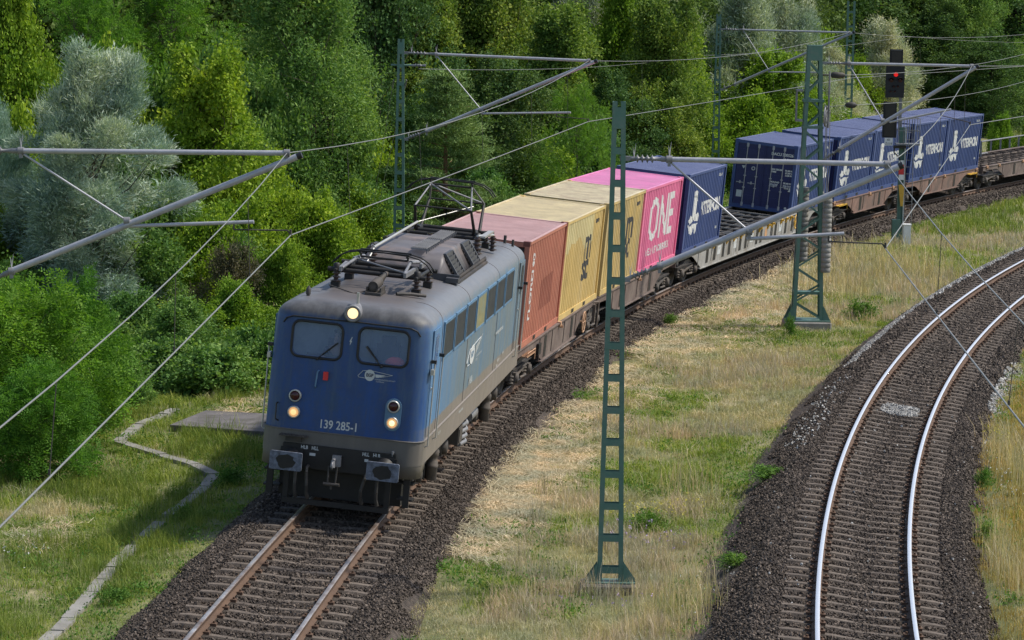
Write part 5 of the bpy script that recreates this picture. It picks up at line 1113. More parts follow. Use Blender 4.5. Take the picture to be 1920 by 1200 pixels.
p = on_z(1699, 457, -.55); tag(MB().box((p.x, p.y, gh(p.x, p.y) + .42), (.3, .4, .9)).box((p.x, p.y, gh(p.x, p.y) + .88), (.34, .44, .04)).build('cabinet', 'white'), 'small pale grey cabinet standing at the foot of the signal post', 'cabinet')

# small fittings in the grass, far railing, fence
def railing(P0, P1, n, h, label):
    r_ = thing('railing', label, 'railing', Matrix.Identity(4)); P0, P1 = Vector(P0), Vector(P1)
    for k in range(n + 1): p = P0.lerp(P1, k / n); MB().box(p + Vector((0, 0, h / 2)), (.09, .09, h)).build('post', 'greysteel', r_)
    for z in (.5 * h, h): MB().tube(P0 + Vector((0, 0, z)), P1 + Vector((0, 0, z)), .04).build('rail', 'greysteel', r_)
a, b = at_y(1838, 312, 152), at_y(1985, 284, 176); railing(a, b, 9, 1.25, 'grey metal railing beyond the empty wagon at the right edge')
def grid_fence(P0, P1, h, label, n=8):
    r_ = thing('fence', label, 'fence', Matrix.Identity(4)); P0, P1 = Vector(P0), Vector(P1)
    for k in range(n + 1): p = P0.lerp(P1, k / n); MB().box(p + Vector((0, 0, h / 2)), (.08, .08, h)).build('post', 'greysteel', r_)
    mb = MB(); L = (P1 - P0).length
    for z in np.arange(.1, h, .2): mb.tube(P0 + Vector((0, 0, z)), P1 + Vector((0, 0, z)), .01, n=4)
    for k in range(int(L / .12)): p = P0.lerp(P1, k * .12 / L); mb.tube(p, p + Vector((0, 0, h)), .008, n=4)
    mb.build('mesh_panel', 'greysteel', r_)
a, b = on_z(1550, 247, -.4), on_z(1665, 238, -.4); a = at_y(1549, 238, 196); b = at_y(1640, 246, 190); grid_fence(a, b, 1.8, 'distant grey mesh fence seen just right of the lattice mast')
a, b = at_y(1845, 218, 215), at_y(1990, 214, 222); tag(MB().beam(a, b, .3, .9).build('retaining_wall', 'concrete'), 'low grey wall at the foot of the dark trees, upper right', 'wall')
# dead wood, stake and weight in the grass
p = on_z(190, 760, -.5); tag(MB().path([(p.x - .7, p.y, gh(p.x, p.y) + .12), (p.x - .1, p.y + .1, gh(p.x, p.y) + .2), (p.x + .6, p.y, gh(p.x, p.y) + .1)], .09, 8).build('fallen_log', 'slab'), 'grey fallen branch lying at the edge of the bushes on the left', 'log')
# ================================================================== vegetation
def leafmat(name, a, b_, c_, trans=.35, rough=.55, wn=.5):
    m, nt, b = nmat(name); g = N(nt, 'ShaderNodeNewGeometry'); oi = N(nt, 'ShaderNodeObjectInfo')
    c = ramp(nt, g.outputs['Random Per Island'], [(0, a), (.55, b_), (1, c_)])
    f = ramp(nt, noise(nt, wn, 3, .6, 'World'), [(.35, (.72, .8, .8)), (.65, (1.25, 1.12, 1.0))]); c = mixc(nt, 1.0, c, f, 'MULTIPLY')
    r = ramp(nt, oi.outputs['Random'], [(0, (.82, .9, .9)), (1, (1.15, 1.05, 1.0))]); c = mixc(nt, 1.0, c, r, 'MULTIPLY')
    nt.links.new(c, b.inputs['Base Color']); b.inputs['Roughness'].default_value = .7; b.inputs['Specular IOR Level'].default_value = .18
    t = N(nt, 'ShaderNodeBsdfTranslucent'); nt.links.new(mixc(nt, 1.0, c, (1.2, 1.25, .6), 'MULTIPLY'), t.inputs[0]); mx = N(nt, 'ShaderNodeMixShader'); mx.inputs[0].default_value = trans
    nt.links.new(b.outputs[0], mx.inputs[1]); nt.links.new(t.outputs[0], mx.inputs[2]); nt.links.new(mx.outputs[0], nt.nodes['Material Output'].inputs[0]); return m
M['lf_maple'] = leafmat('leaf_yellow_green', (0.125, 0.229, 0.023), (0.204, 0.343, 0.037), (0.343, 0.483, 0.062))
M['lf_olive'] = leafmat('leaf_olive', (0.096, 0.179, 0.037), (0.165, 0.265, 0.057), (0.289, 0.384, 0.091))
M['lf_mid'] = leafmat('leaf_mid_green', (0.073, 0.165, 0.044), (0.131, 0.254, 0.068), (0.238, 0.382, 0.112))
M['lf_dark'] = leafmat('leaf_dark_green', (0.048, 0.106, 0.035), (0.083, 0.163, 0.053), (0.152, 0.250, 0.075), .28)
M['lf_robinia'] = leafmat('leaf_robinia', (0.069, 0.172, 0.023), (0.115, 0.265, 0.034), (0.196, 0.368, 0.057), .38)
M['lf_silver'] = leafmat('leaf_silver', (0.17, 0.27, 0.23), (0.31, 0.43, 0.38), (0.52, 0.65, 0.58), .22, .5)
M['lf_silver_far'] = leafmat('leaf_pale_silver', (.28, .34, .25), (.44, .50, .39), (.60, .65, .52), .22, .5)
M['lf_pine'] = leafmat('pine_needles', (0.120, 0.195, 0.075), (0.195, 0.300, 0.105), (0.315, 0.420, 0.150), .15)
M['lf_brownish'] = leafmat('leaf_dull', (.07, .075, .05), (.12, .12, .07), (.18, .17, .11), .25)
M['lf_herb'] = leafmat('herb_leaf', (.07, .15, .03), (.12, .24, .045), (.20, .34, .08), .35)
M['lf_bramble'] = leafmat('bramble_leaf', (0.084, 0.182, 0.046), (0.152, 0.281, 0.071), (0.286, 0.430, 0.130), .3)
M['bark'] = basic('bark', (.09, .07, .055), .9, 0, .3, 6, bmp=.4); M['bark_pine'] = basic('bark_pine', (.26, .13, .075), .9, 0, .3, 6)
def unit(v): return v / np.maximum(np.linalg.norm(v, axis=-1, keepdims=True), 1e-6)
def leaves(P, out, ll, lw, rg, droop=.0, rnd=1.0):
    n = len(P); ax = unit(rg.normal(size=(n, 3)) * rnd + out * .9 + np.array([0, 0, -droop])); w_ = unit(np.cross(ax, rg.normal(size=(n, 3)) + np.array([0, 0, .6]))); L = ll * rg.uniform(.6, 1.15, (n, 1)); W = lw * rg.uniform(.7, 1.1, (n, 1)) / 2
    V = np.stack([P, P + ax * L * .45 + w_ * W, P + ax * L, P + ax * L * .45 - w_ * W], 1)
    return V.reshape(-1, 3)
def crown(rg, blobs, tufts, per, ll, lw, tr, droop=0, fill=.72, frond=False, rnd=1.0):
    B = np.array(blobs); vol = (B[:, 3] * B[:, 4]) ** .5 * B[:, 5] ** .6; k = rg.choice(len(B), tufts, p=vol / vol.sum()); b = B[k]
    oc = b[:, :2] / np.maximum(np.linalg.norm(b[:, :2], axis=1, keepdims=True), .3); d = unit(rg.normal(size=(tufts, 3)) * .75 + np.concatenate([oc * .55, np.full((tufts, 1), .45)], 1)); u = rg.uniform(fill, 1.08, (tufts, 1)); C = b[:, :3] + b[:, 3:6] * d * u
    cc = B[:, :3].mean(0); out = unit(unit(C - cc) + d)
    if frond:
        tt = np.repeat(np.arange(tufts), per); ax = unit(rg.normal(size=(len(tt), 3)) * .8 + out[tt] * .9 + np.array([0, 0, .15])); base = C[tt] + rg.normal(size=(len(tt), 3)) * tr
        nl = 9; s_ = np.tile(np.linspace(.1, 1, nl), len(tt)); rep = np.repeat(np.arange(len(tt)), nl); side = unit(np.cross(ax, rg.normal(size=ax.shape) * .5 + np.array([0, 0, 1])))
        sgn = np.where(np.arange(len(rep)) % 2, 1, -1)[:, None]; L = .42; drop = np.array([0, 0, -.12]) * (s_ ** 2)[:, None]
        P = base[rep] + ax[rep] * s_[:, None] * L + drop; axl = unit(side[rep] * sgn + ax[rep] * .35); w_ = unit(ax[rep] + rg.normal(size=(len(rep), 3)) * .15); W = lw / 2
        return np.stack([P, P + axl * ll * .5 + w_ * W, P + axl * ll, P + axl * ll * .5 - w_ * W], 1).reshape(-1, 3)
    t = np.repeat(np.arange(tufts), per); P = C[t] + rg.normal(size=(len(t), 3)) * tr * rg.uniform(.7, 1.3, (tufts, 1))[t]
    V1 = leaves(P, out[t], ll, lw, rg, droop, rnd); ni = len(t) // 5; kb = rg.choice(len(B), ni); Pi = B[kb, :3] * [.8, .8, 1] + rg.normal(size=(ni, 3)) * B[kb, 3:6] * .5
    return np.concatenate([V1, leaves(Pi, unit(rg.normal(size=(ni, 3))), ll * 1.5, lw * 1.8, rg, droop)])
def blobs_tree(rg, H, R, z0, n, br=.36, la=1.0, pk=.42):
    out = []; ph = rg.uniform(0, 6.28, 3)
    for i in range(n):
        t = min(.97, (i + rg.uniform(.2, .8)) / n); prof = max(.12, 1 - abs((t - pk) / (1 - pk)) ** 2.5) ** .5 if t > pk else max(.3, 1 - abs((t - pk) / (pk + .18)) ** 2.2) ** .6
        a = i * 2.4 + rg.normal(0, .6); lob = .88 + la * (.2 * math.sin(a * 2 + ph[0] + t * 3) + .14 * math.sin(a * 3 + ph[1] - t * 7))
        r = R * br * rg.uniform(.55, 1.2) * (.55 + .45 * prof); q = max(0, prof * R * lob * (rg.uniform(.78, 1.12) if i % 4 else rg.uniform(.15, .5)) - r * .6)
        out.append((q * math.cos(a), q * math.sin(a), z0 + (H - z0 - r * .5) * min(1, t * (.94 + .08 * math.sin(a + ph[2]))) + rg.normal(0, .02) * H, r, r, r * rg.uniform(.65, 1.05)))
    for k in range(5):
        a = ph[2] + k * 1.3; q = R * rg.uniform(.1, .5); r = R * .14; top_ = H * rg.uniform(.86, 1.04)
        for j in range(3): out.append((q * math.cos(a), q * math.sin(a), top_ - j * r * 1.5, r * (.8 + .25 * j), r * (.8 + .25 * j), r * 1.3))
    return out
def blobs_old(rg, H, R, z0, n, br=.36, top=1.0):
    out = []
    for i in range(n):
        t = (i + .5) / n; z = z0 + (H - z0) * (.06 + .84 * t); prof = math.sin(math.pi * min(1, (.16 + .84 * t)) ** .8) ** .7 if t < .995 else .2
        prof = max(.12, prof); a = rg.uniform(0, 2 * math.pi); q = rg.uniform(.45, .78) * prof * R; r = R * br * rg.uniform(.75, 1.25) * (.6 + .4 * prof)
        out.append((q * math.cos(a), q * math.sin(a), z, r, r, r * rg.uniform(.75, 1.1)))
    out.append((0, 0, H - R * .3, R * .26, R * .26, R * .38)); out.append((0, 0, z0 + (H - z0) * .5, R * .55, R * .55, (H - z0) * .34)); return out
def trunk_mesh(rg, H, r, blobs, mat, frac=.85):
    mb = MB(); pts = [Vector((0, 0, -.3))] + [Vector((rg.normal(0, .05) * H * .12, rg.normal(0, .05) * H * .12, H * frac * k / 6)) for k in range(1, 7)]
    for k in range(6): mb.tube(pts[k], pts[k + 1], r * (1 - k * .15), r * (1 - (k + 1) * .15), 8)
    for b in blobs[::1]:
        c = Vector(b[:3]); zt = max(.3, c.z - (abs(c.x) + abs(c.y)) * rg.uniform(.5, 1.3) - .4); t = min(.98, zt / (H * frac)); i = min(5, int(t * 6)); p = pts[i].lerp(pts[i + 1], t * 6 - i); m_ = p.lerp(c, .5) + Vector(tuple(rg.normal(size=3) * .12 * (c - p).length)); mb.tube(p, m_, r * .22, r * .13, 6); mb.tube(m_, c, r * .13, r * .05, 5)
        for _ in range(2): e = c + Vector(tuple(rg.normal(size=3) * .6 * b[3])); mb.tube(c.lerp(m_, .2), e, r * .09, r * .03, 4)
    me = bpy.data.meshes.new('trunk'); me.from_pydata([tuple(v) for v in mb.v], [], mb.f); me.polygons.foreach_set('use_smooth', [True] * len(me.polygons)); me.materials.append(M[mat]); return me
def crown_mesh(V, mat):
    me = bpy.data.meshes.new('crown'); V = V.astype(np.float32); n = len(V) // 4; me.vertices.add(len(V)); me.vertices.foreach_set('co', V.ravel()); me.loops.add(4 * n); me.loops.foreach_set('vertex_index', np.arange(4 * n, dtype=np.int32)); me.polygons.add(n); me.polygons.foreach_set('loop_start', np.arange(0, 4 * n, 4, dtype=np.int32)); me.polygons.foreach_set('loop_total', np.full(n, 4, np.int32)); me.update(calc_edges=True)
    me.materials.append(M[mat] if isinstance(mat, str) else mat); return me
SPEC = {}
def species(key, nvar, H, R, z0, nb, tufts, per, ll, lw, tr, mat, bark='bark', tr_r=.13, **k):
    SPEC[key] = []
    for v in range(nvar):
        rg = np.random.default_rng(abs(hash_(key)) + v * 17); br = k.get('br', .36); bl = blobs_tree(rg, H, R, z0, nb, br, k.get('la', 1.0), k.get('pk', .42)); V = crown(rg, bl, tufts, per, ll, lw, tr, k.get('droop', 0), k.get('fill', .72), k.get('frond', False), k.get('rnd', 1.0))
        SPEC[key].append((trunk_mesh(rg, H, tr_r, bl, bark), crown_mesh(V, mat), H, R, V))
def hash_(s): return sum(ord(c) * (i + 3) for i, c in enumerate(s))
species('maple', 3, 8, 2.6, .3, 46, 900, 46, .125, .10, .15, 'lf_maple')
species('olive', 3, 10, 3.0, .3, 52, 1000, 44, .135, .10, .17, 'lf_olive')
species('ash', 2, 11, 3.4, .3, 60, 1200, 44, .15, .06, .18, 'lf_mid')
species('dark', 2, 12, 3.8, .3, 46, 900, 42, .16, .11, .2, 'lf_dark')
species('robinia', 2, 10, 3.2, .5, 40, 520, 14, .085, .045, .22, 'lf_robinia', frond=True, tr_r=.12)
species('robinia_bush', 2, 3.6, 2.0, .05, 40, 420, 13, .10, .045, .14, 'lf_robinia', frond=True, tr_r=.05, br=.42)
species('willow', 2, 9, 2.5, .1, 84, 2500, 50, .20, .022, .12, 'lf_silver', br=.22, droop=-.35, rnd=.45, la=.45, pk=.6, fill=.6)
species('willow_far', 2, 8, 2.4, .2, 44, 800, 44, .24, .035, .18, 'lf_silver_far', br=.3, droop=-.3, rnd=.6)
species('shrub', 3, 3.4, 1.9, .0, 34, 700, 40, .105, .08, .11, 'lf_maple', tr_r=.04, br=.42)
species('shrub_mid', 2, 3.2, 1.8, .0, 24, 480, 44, .12, .08, .15, 'lf_mid', tr_r=.04, br=.42)
species('bramble', 2, 1.4, 1.6, .0, 20, 360, 30, .12, .10, .12, 'lf_bramble', tr_r=.02, br=.42)
species('dull_shrub', 1, 2.6, 1.4, .1, 20, 360, 40, .09, .05, .13, 'lf_brownish', tr_r=.04, br=.42)
species('herb', 2, .8, .8, .0, 14, 110, 14, .10, .05, .10, 'lf_herb', tr_r=.012, br=.42)
def pine_var(seed):
    rg = np.random.default_rng(seed); H = 9; mb = MB(); mb.tube((0, 0, -.3), (0, 0, H * .5), .12, .07, 8); mb.tube((0, 0, H * .5), (0, 0, H), .07, .015, 6); P = []; O = []
    for k in range(17):
        z = .9 + (H - 1.3) * k / 16; L = 2.1 * (1 - (k / 16) ** 1.3) * rg.uniform(.8, 1.1) + .25
        for j in range(6):
            a = rg.uniform(0, 6.28); l = L * rg.uniform(.65, 1.05); d = Vector((math.cos(a), math.sin(a), .10 + .35 * k / 16)); p = Vector((0, 0, z)); e = p + d * l; mb.tube(p, e, .03, .008, 4)
            for t in np.linspace(.35, 1.05, 9):
                c = p.lerp(e, t); n = 60; sp_r = .09 + .14 * (1 - t * .3); q = np.array(c) + rg.normal(size=(n, 3)) * [sp_r, sp_r, sp_r * .45]; P.append(q); O.append(np.tile(np.array([d.x * .6, d.y * .6, .9]), (n, 1)))
    for t in np.linspace(0, 1, 8): q = np.array([0, 0, H - .9 + t * .9]) + rg.normal(size=(30, 3)) * .07; P.append(q); O.append(np.tile([0, 0, 1.2], (30, 1)))
    P = np.concatenate(P); V = leaves(P, np.concatenate(O), .17, .028, rg, 0, .6)
    me = bpy.data.meshes.new('trunk'); me.from_pydata([tuple(v) for v in mb.v], [], mb.f); me.materials.append(M['bark_pine']); return me, crown_mesh(V, 'lf_pine'), H, 2.2, V
SPEC['pine'] = [pine_var(3)]
_cnt = {}
def plant(key, name, pxc, D, top, wpx, label, cat='tree', group=None, minz=None):
    lst = SPEC[key]; i = _cnt.get(key, 0); _cnt[key] = i + 1; tme, cme, H, R, _ = lst[i % len(lst)]
    p = at_y(pxc, top, D); zb = gh(p.x, p.y) - .03; h = max(.3, p.z - zb); wd = wpx * D / F_PX * (1.22 if H > 5 else 1.1); sh = h / H; sw = wd / (2.15 * R)
    rg = random.Random(i * 7 + len(key)); root = bpy.data.objects.new(name, None); root.empty_display_size = .3; col.objects.link(root)
    Mx = Matrix.Translation((p.x, p.y, zb)) @ Matrix.Rotation(rg.uniform(0, 6.28), 4, 'Z') @ Matrix.Diagonal((sw, sw, sh, 1)); apply(root, None, Mx); tag(root, label, cat, group)
    for nm, me in (('trunk', tme), ('crown', cme)): o = bpy.data.objects.new(nm, me); col.objects.link(o); apply(o, root, Mx)
    return root
def weed(px, py, h, wd, label, D=None):
    lst = SPEC['herb']; i = _cnt.get('herb', 0); _cnt['herb'] = i + 1; tme, cme, H, R, _ = lst[i % 2]; p = on_z(px, py, -.5); z = max(gh(p.x, p.y), max(float(ballast_z(T, T.latdist(np.array([p.x]), np.array([p.y]))[1], T.latdist(np.array([p.x]), np.array([p.y]))[0])[0]) if abs(T.latdist(np.array([p.x]), np.array([p.y]))[0][0]) < 2.4 else -9 for T in (T1, T2)))
    Mx = Matrix.Translation((p.x, p.y, z - .03)) @ Matrix.Rotation(i * 1.3, 4, 'Z') @ Matrix.Diagonal((wd / 1.7, wd / 1.7, h / H, 1)); root = bpy.data.objects.new('weed', None); root.empty_display_size = .1; col.objects.link(root); apply(root, None, Mx); tag(root, label, 'weed')
    for nm, me in (('stem', tme), ('leaves', cme)): o = bpy.data.objects.new(nm, me); col.objects.link(o); apply(o, root, Mx)
TREES = [
 ('willow', 'willow_tree', 172, 84, 125, 300, 'large silvery grey-green willow on the left, behind the grey cantilever tubes'),
 ('willow', 'willow_tree', -8, 86, 180, 130, 'small silver-leaved willow cut by the left edge of the picture'),
 ('maple', 'maple_tree', 22, 95, -25, 190, 'yellow-green tree in the top left corner'),
 ('robinia', 'robinia_tree', 165, 102, -60, 260, 'tall feathery green tree rising behind the left half of the silver willow'),
 ('robinia', 'robinia_tree', 320, 106, -60, 300, 'tall feathery green tree at the top, between the silver willow and the tall ash'),
 ('dark', 'dark_tree', 80, 96, 260, 260, 'dark tree low behind the silver willow at the left edge'),
 ('maple', 'maple_tree', 395, 92, 108, 250, 'bright yellow-green maple right of the silver willow'),
 ('ash', 'ash_tree', 575, 100, -60, 330, 'tall mid-green ash with loose foliage, left of the ladder-like mast behind the pantograph'),
 ('dark', 'dark_tree', 455, 116, -60, 260, 'dark tree in the gap between the feathery trees and the tall ash'),
 ('dark', 'dark_tree', 715, 112, -60, 220, 'dark tree directly behind the mast near the raised pantograph'),
 ('pine', 'pine_tree', 838, 103, 128, 250, 'young pine with open tiers of needles and orange trunk, above the raised pantograph'),
 ('olive', 'maple_tree', 800, 124, -60, 230, 'olive-green tree behind the top of the pine'),
 ('olive', 'maple_tree', 935, 126, -70, 230, 'olive-green tree at the top, right of the pine'),
 ('dark', 'dark_tree', 930, 114, 120, 230, 'dark tree between the pine and the shrubs above the yellow containers'),
 ('olive', 'maple_tree', 1050, 122, 30, 230, 'olive-green tree behind the tip of the middle cantilever'),
 ('robinia', 'robinia_tree', 1085, 112, 160, 130, 'small feathery bright green tree left of the near ladder-like mast'),
 ('maple', 'maple_tree', 1165, 130, -30, 160, 'narrow yellow-green tree rising above the head of the near ladder-like mast'),
 ('olive', 'maple_tree', 1245, 128, 10, 190, 'broad olive-green tree right of the head of the near ladder-like mast'),
 ('dark', 'dark_tree', 1140, 122, 150, 180, 'dark tree close behind the head of the near ladder-like mast'),
 ('maple', 'maple_tree', 1285, 146, 70, 150, 'yellow-green tree just left of the far ladder-like mast'),
 ('maple', 'maple_tree', 1440, 150, 105, 190, 'yellow-green tree between the far ladder-like mast and the lattice mast'),
 ('olive', 'maple_tree', 1235, 126, 170, 170, 'low olive-green tree directly above the single navy container'),
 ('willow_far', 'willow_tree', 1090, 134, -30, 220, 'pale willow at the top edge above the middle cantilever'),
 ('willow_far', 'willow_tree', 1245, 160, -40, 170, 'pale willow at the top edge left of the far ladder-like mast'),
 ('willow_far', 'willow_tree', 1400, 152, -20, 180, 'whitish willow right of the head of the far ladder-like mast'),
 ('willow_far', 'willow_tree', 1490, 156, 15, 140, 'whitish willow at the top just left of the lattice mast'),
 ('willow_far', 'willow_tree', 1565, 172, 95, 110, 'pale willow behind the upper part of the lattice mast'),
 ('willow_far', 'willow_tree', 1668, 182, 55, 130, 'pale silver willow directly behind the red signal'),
 ('willow_far', 'willow_shrub', 1600, 176, 190, 90, 'low silvery willow shrub in front of the mesh fence'),
 ('dark', 'dark_tree', 1560, 205, -90, 260, 'dark tree at the top above the lattice mast'),
 ('dark', 'dark_tree', 1700, 210, -90, 240, 'dark tree at the top above the red signal'),
 ('ash', 'poplar_tree', 1820, 208, -60, 170, 'tall narrow ivy-green tree among the dark ones at upper right'),
 ('dark', 'dark_tree', 1920, 215, -90, 240, 'dark tree filling the top right corner'),
 ('dark', 'dark_tree', 1765, 206, 20, 170, 'dark tree just behind the long cantilever tube right of the signal'),
 ('dark', 'dark_tree', 1860, 204, 70, 170, 'low dark tree above the grey wall at the right edge'),
 ('dark', 'dark_tree', 1500, 186, 60, 150, 'dark tree half hidden behind the head of the lattice mast'),
 ('dark', 'dark_tree', 1340, 176, -50, 170, 'dark tree at the top behind the far ladder-like mast'),
]
for k, n, px, D, tp, wd, lab in TREES: plant(k, n, px, D, tp, wd, lab, 'tree')
SH = [
 ('robinia_bush', 'robinia_bush', 35, 66, 535, 330, 'big feathery bright green bush at the left edge, nearest the camera'),
 ('robinia_bush', 'robinia_bush', 150, 69, 545, 170, 'feathery green bush in front of the foot of the silver willow'),
 ('robinia_bush', 'robinia_bush', 75, 62, 690, 230, 'low feathery green bush spilling onto the grass at the left edge'),
 ('shrub_mid', 'shrub', 245, 80, 560, 150, 'green shrub at the foot of the silver willow, on its right'),
 ('shrub', 'shrub', 300, 88, 430, 170, 'yellow-green shrub between the silver willow and the bright maple'),
 ('shrub', 'shrub', 400, 86, 420, 190, 'yellow-green shrub below the bright maple'),
 ('dull_shrub', 'shrub', 432, 83, 480, 130, 'dull brownish shrub crossed by the lower overhead wire'),
 ('shrub', 'shrub', 505, 90, 380, 170, 'yellow-green shrub under the left end of the tall ash'),
 ('shrub', 'shrub', 600, 90, 385, 200, 'yellow-green shrub directly behind the roof of the locomotive'),
 ('shrub', 'shrub', 690, 98, 370, 180, 'yellow-green shrub at the foot of the mast behind the raised pantograph'),
 ('shrub_mid', 'shrub', 345, 78, 570, 170, 'green shrub left of the driver window, farthest from the locomotive'),
 ('shrub', 'shrub', 440, 80, 540, 160, 'yellow-green shrub left of the locomotive cab, in front of the brownish one'),
 ('shrub', 'shrub', 525, 84, 470, 130, 'yellow-green shrub touching the outline of the locomotive cab roof'),
 ('shrub_mid', 'shrub', 790, 106, 330, 170, 'green shrub seen through the raised pantograph, left side'),
 ('dull_shrub', 'shrub', 838, 103, 385, 90, 'pale brownish shrub seen through the raised pantograph'),
 ('shrub_mid', 'shrub', 905, 110, 330, 160, 'green shrub behind the roof of the red container'),
 ('shrub', 'shrub', 1000, 116, 270, 200, 'yellow-green shrub above the roof of the front yellow container'),
 ('shrub_mid', 'shrub', 1090, 119, 250, 170, 'green shrub above the pink container'),
 ('shrub', 'shrub', 1200, 127, 225, 170, 'yellow-green shrub above the roof of the single navy container'),
 ('shrub', 'shrub', 1305, 145, 195, 150, 'yellow-green shrub at the foot of the far ladder-like mast, left of it'),
 ('shrub', 'shrub', 1415, 146, 190, 160, 'yellow-green shrub above the navy container with the doors'),
 ('shrub', 'shrub', 1500, 152, 170, 150, 'yellow-green shrub directly left of the lattice mast'),
 ('shrub', 'shrub', 1575, 160, 215, 90, 'small yellow-green shrub right of the lattice mast above the container roofs'),
 ('bramble', 'bramble_bush', 400, 75, 665, 220, 'leafy bramble thicket left of the locomotive front'),
 ('bramble', 'bramble_bush', 500, 77, 635, 180, 'leafy bramble thicket touching the left side of the locomotive cab'),
 ('bramble', 'bramble_bush', 310, 76, 685, 160, 'leafy bramble thicket at the left end of its row'),
 ('dull_shrub', 'shrub', 1655, 180, 200, 50, 'small grey-brown shrub between the mesh fence and the signal'),
 ('shrub', 'shrub', 1880, 170, 222, 60, 'young upright green shrub beyond the grey railing'),
 ('shrub', 'shrub', 1930, 165, 235, 60, 'green shrub beyond the grey railing, cut by the right edge'),
 ('shrub_mid', 'shrub', 245, 72, 690, 95, 'dark green shrub alone at the edge of the left meadow'),
]
for k, n, px, D, tp, wd, lab in SH: plant(k, n, px, D, tp, wd, lab, {'weed': 'weed', 'bramble_bush': 'bush', 'robinia_bush': 'bush'}.get(n, 'shrub'))
weed(430, 905, 0.4, 0.9, 'bright green weed at the bend of the concrete trough line')
weed(345, 965, 0.3, 0.55, 'small green weed beside the concrete trough line, below its bend')
weed(225, 1120, 0.25, 0.7, 'low green weed at the edge of the ballast, lower left')
weed(1612, 592, 0.55, 1.5, 'round green weed in the dry grass right of the lattice mast')
weed(1255, 606, 0.35, 0.6, 'bright green weed at the ballast edge right of the near mast')
weed(1440, 940, 0.22, 1.3, 'creeping green weed on the ballast left of the empty track')
weed(1482, 628, 0.6, 0.5, 'green weed climbing the concrete block of the lattice mast')
weed(1215, 985, 0.35, 1.0, 'dark green weed right of the lower part of the near mast')
weed(1375, 1105, 0.22, 0.9, 'green weed at the left ballast edge of the empty track, near the bottom')
weed(1845, 925, 0.3, 0.5, 'green weed right of the empty track, upper one of two')
weed(1852, 1030, 0.3, 0.55, 'green weed right of the empty track, lower one of two')
# far wood behind the named trees: one mass
rg = np.random.default_rng(5); VV = []
M['lf_wood'] = leafmat('wood_leaf', (0.051, 0.103, 0.034), (0.089, 0.161, 0.046), (0.152, 0.241, 0.069), .25)
for k in range(72):
    px = -300 + 2500 * (k % 36) / 35; D = np.interp(px, [-300, 400, 1000, 1400, 1550, 2200], [108, 117, 138, 184, 205, 232]) + (k // 36) * 12 + rg.uniform(-4, 4); p = at_y(px + rg.uniform(-30, 30), 0, D)
    _, _, H, R, V = SPEC['dark'][k % 2]; n = len(V) // 4; sel = rg.random(n) < .5; V = V.reshape(-1, 4, 3)[sel]; c = V.mean(1, keepdims=True); V = c + (V - c) * 1.2; a = rg.uniform(0, 6.28)
    Rz = np.array([[math.cos(a), -math.sin(a), 0], [math.sin(a), math.cos(a), 0], [0, 0, 1]]); s_ = rg.uniform(1.0, 1.35); V = V @ Rz.T * [s_, s_, s_ * 1.1]
    VV.append((V + [p.x, p.y, float(gz(p.x, p.y)[0]) - .2]).reshape(-1, 3))
me = crown_mesh(np.concatenate(VV), 'lf_wood'); me.name = 'woodland'; o = bpy.data.objects.new('woodland', me); col.objects.link(o); tag(o, 'dark wood closing the view behind all the separate trees', 'wood', kind='stuff')

# thick leafy edge of the wood: a continuous mass of shoots between the separate shrubs
def mass(name, mat, label, keys, spots, seed):
    rg = np.random.default_rng(seed); VV = []
    for k, (px, D, h, wd) in enumerate(spots):
        _, _, H, R, V = SPEC[keys[k % len(keys)]][k % len(SPEC[keys[k % len(keys)]])]; p = at_y(px, 600, D); a = rg.uniform(0, 6.28); Rz = np.array([[math.cos(a), -math.sin(a), 0], [math.sin(a), math.cos(a), 0], [0, 0, 1]])
        W_ = V.reshape(-1, 4, 3); sel = rg.random(len(W_)) < .75; W_ = W_[sel] @ Rz.T * [wd / (2 * R), wd / (2 * R), h / H]; VV.append((W_ + [p.x, p.y, gh(p.x, p.y) - .1]).reshape(-1, 3))
    me = crown_mesh(np.concatenate(VV), mat); me.name = name; o = bpy.data.objects.new(name, me); col.objects.link(o); tag(o, label, 'undergrowth', kind='stuff')
rg = np.random.default_rng(77); S1, S2 = [], []
edgeD = lambda px: float(np.interp(px, [-100, 200, 450, 560, 760, 900, 1150, 1400, 1600], [80, 84, 84, 88, 106, 116, 127, 152, 172]))
for k in range(74):
    px = -80 + 1660 * k / 73 + rg.uniform(-12, 12); D = edgeD(px) + rg.uniform(.5, 5); (S1 if rg.random() < .55 else S2).append((px, D, rg.uniform(2.0, 3.9), rg.uniform(2.2, 3.6)))
    if k % 2: (S1 if rg.random() < .4 else S2).append((px + rg.uniform(-20, 20), D + rg.uniform(5, 9), rg.uniform(4.5, 7.5), rg.uniform(3, 4.5)))
mass('thicket', 'lf_maple', 'yellow-green thicket filling the edge of the wood behind the train', ['shrub'], S1, 1)
mass('thicket', 'lf_mid', 'mid-green thicket filling the gaps between the shrubs and trees', ['shrub_mid', 'shrub'], S2, 2)
mass('thicket', 'lf_bramble', 'low leafy bramble thicket covering the ground left of the locomotive', ['bramble'], [(px, D + rg.uniform(-1, 1), rg.uniform(.8, 1.5), rg.uniform(2, 2.8)) for px, D in ((330, 76), (390, 77), (450, 77), (510, 77.5), (360, 80), (430, 81), (500, 82), (280, 77), (250, 79), (545, 80), (530, 84), (300, 81))], 3)
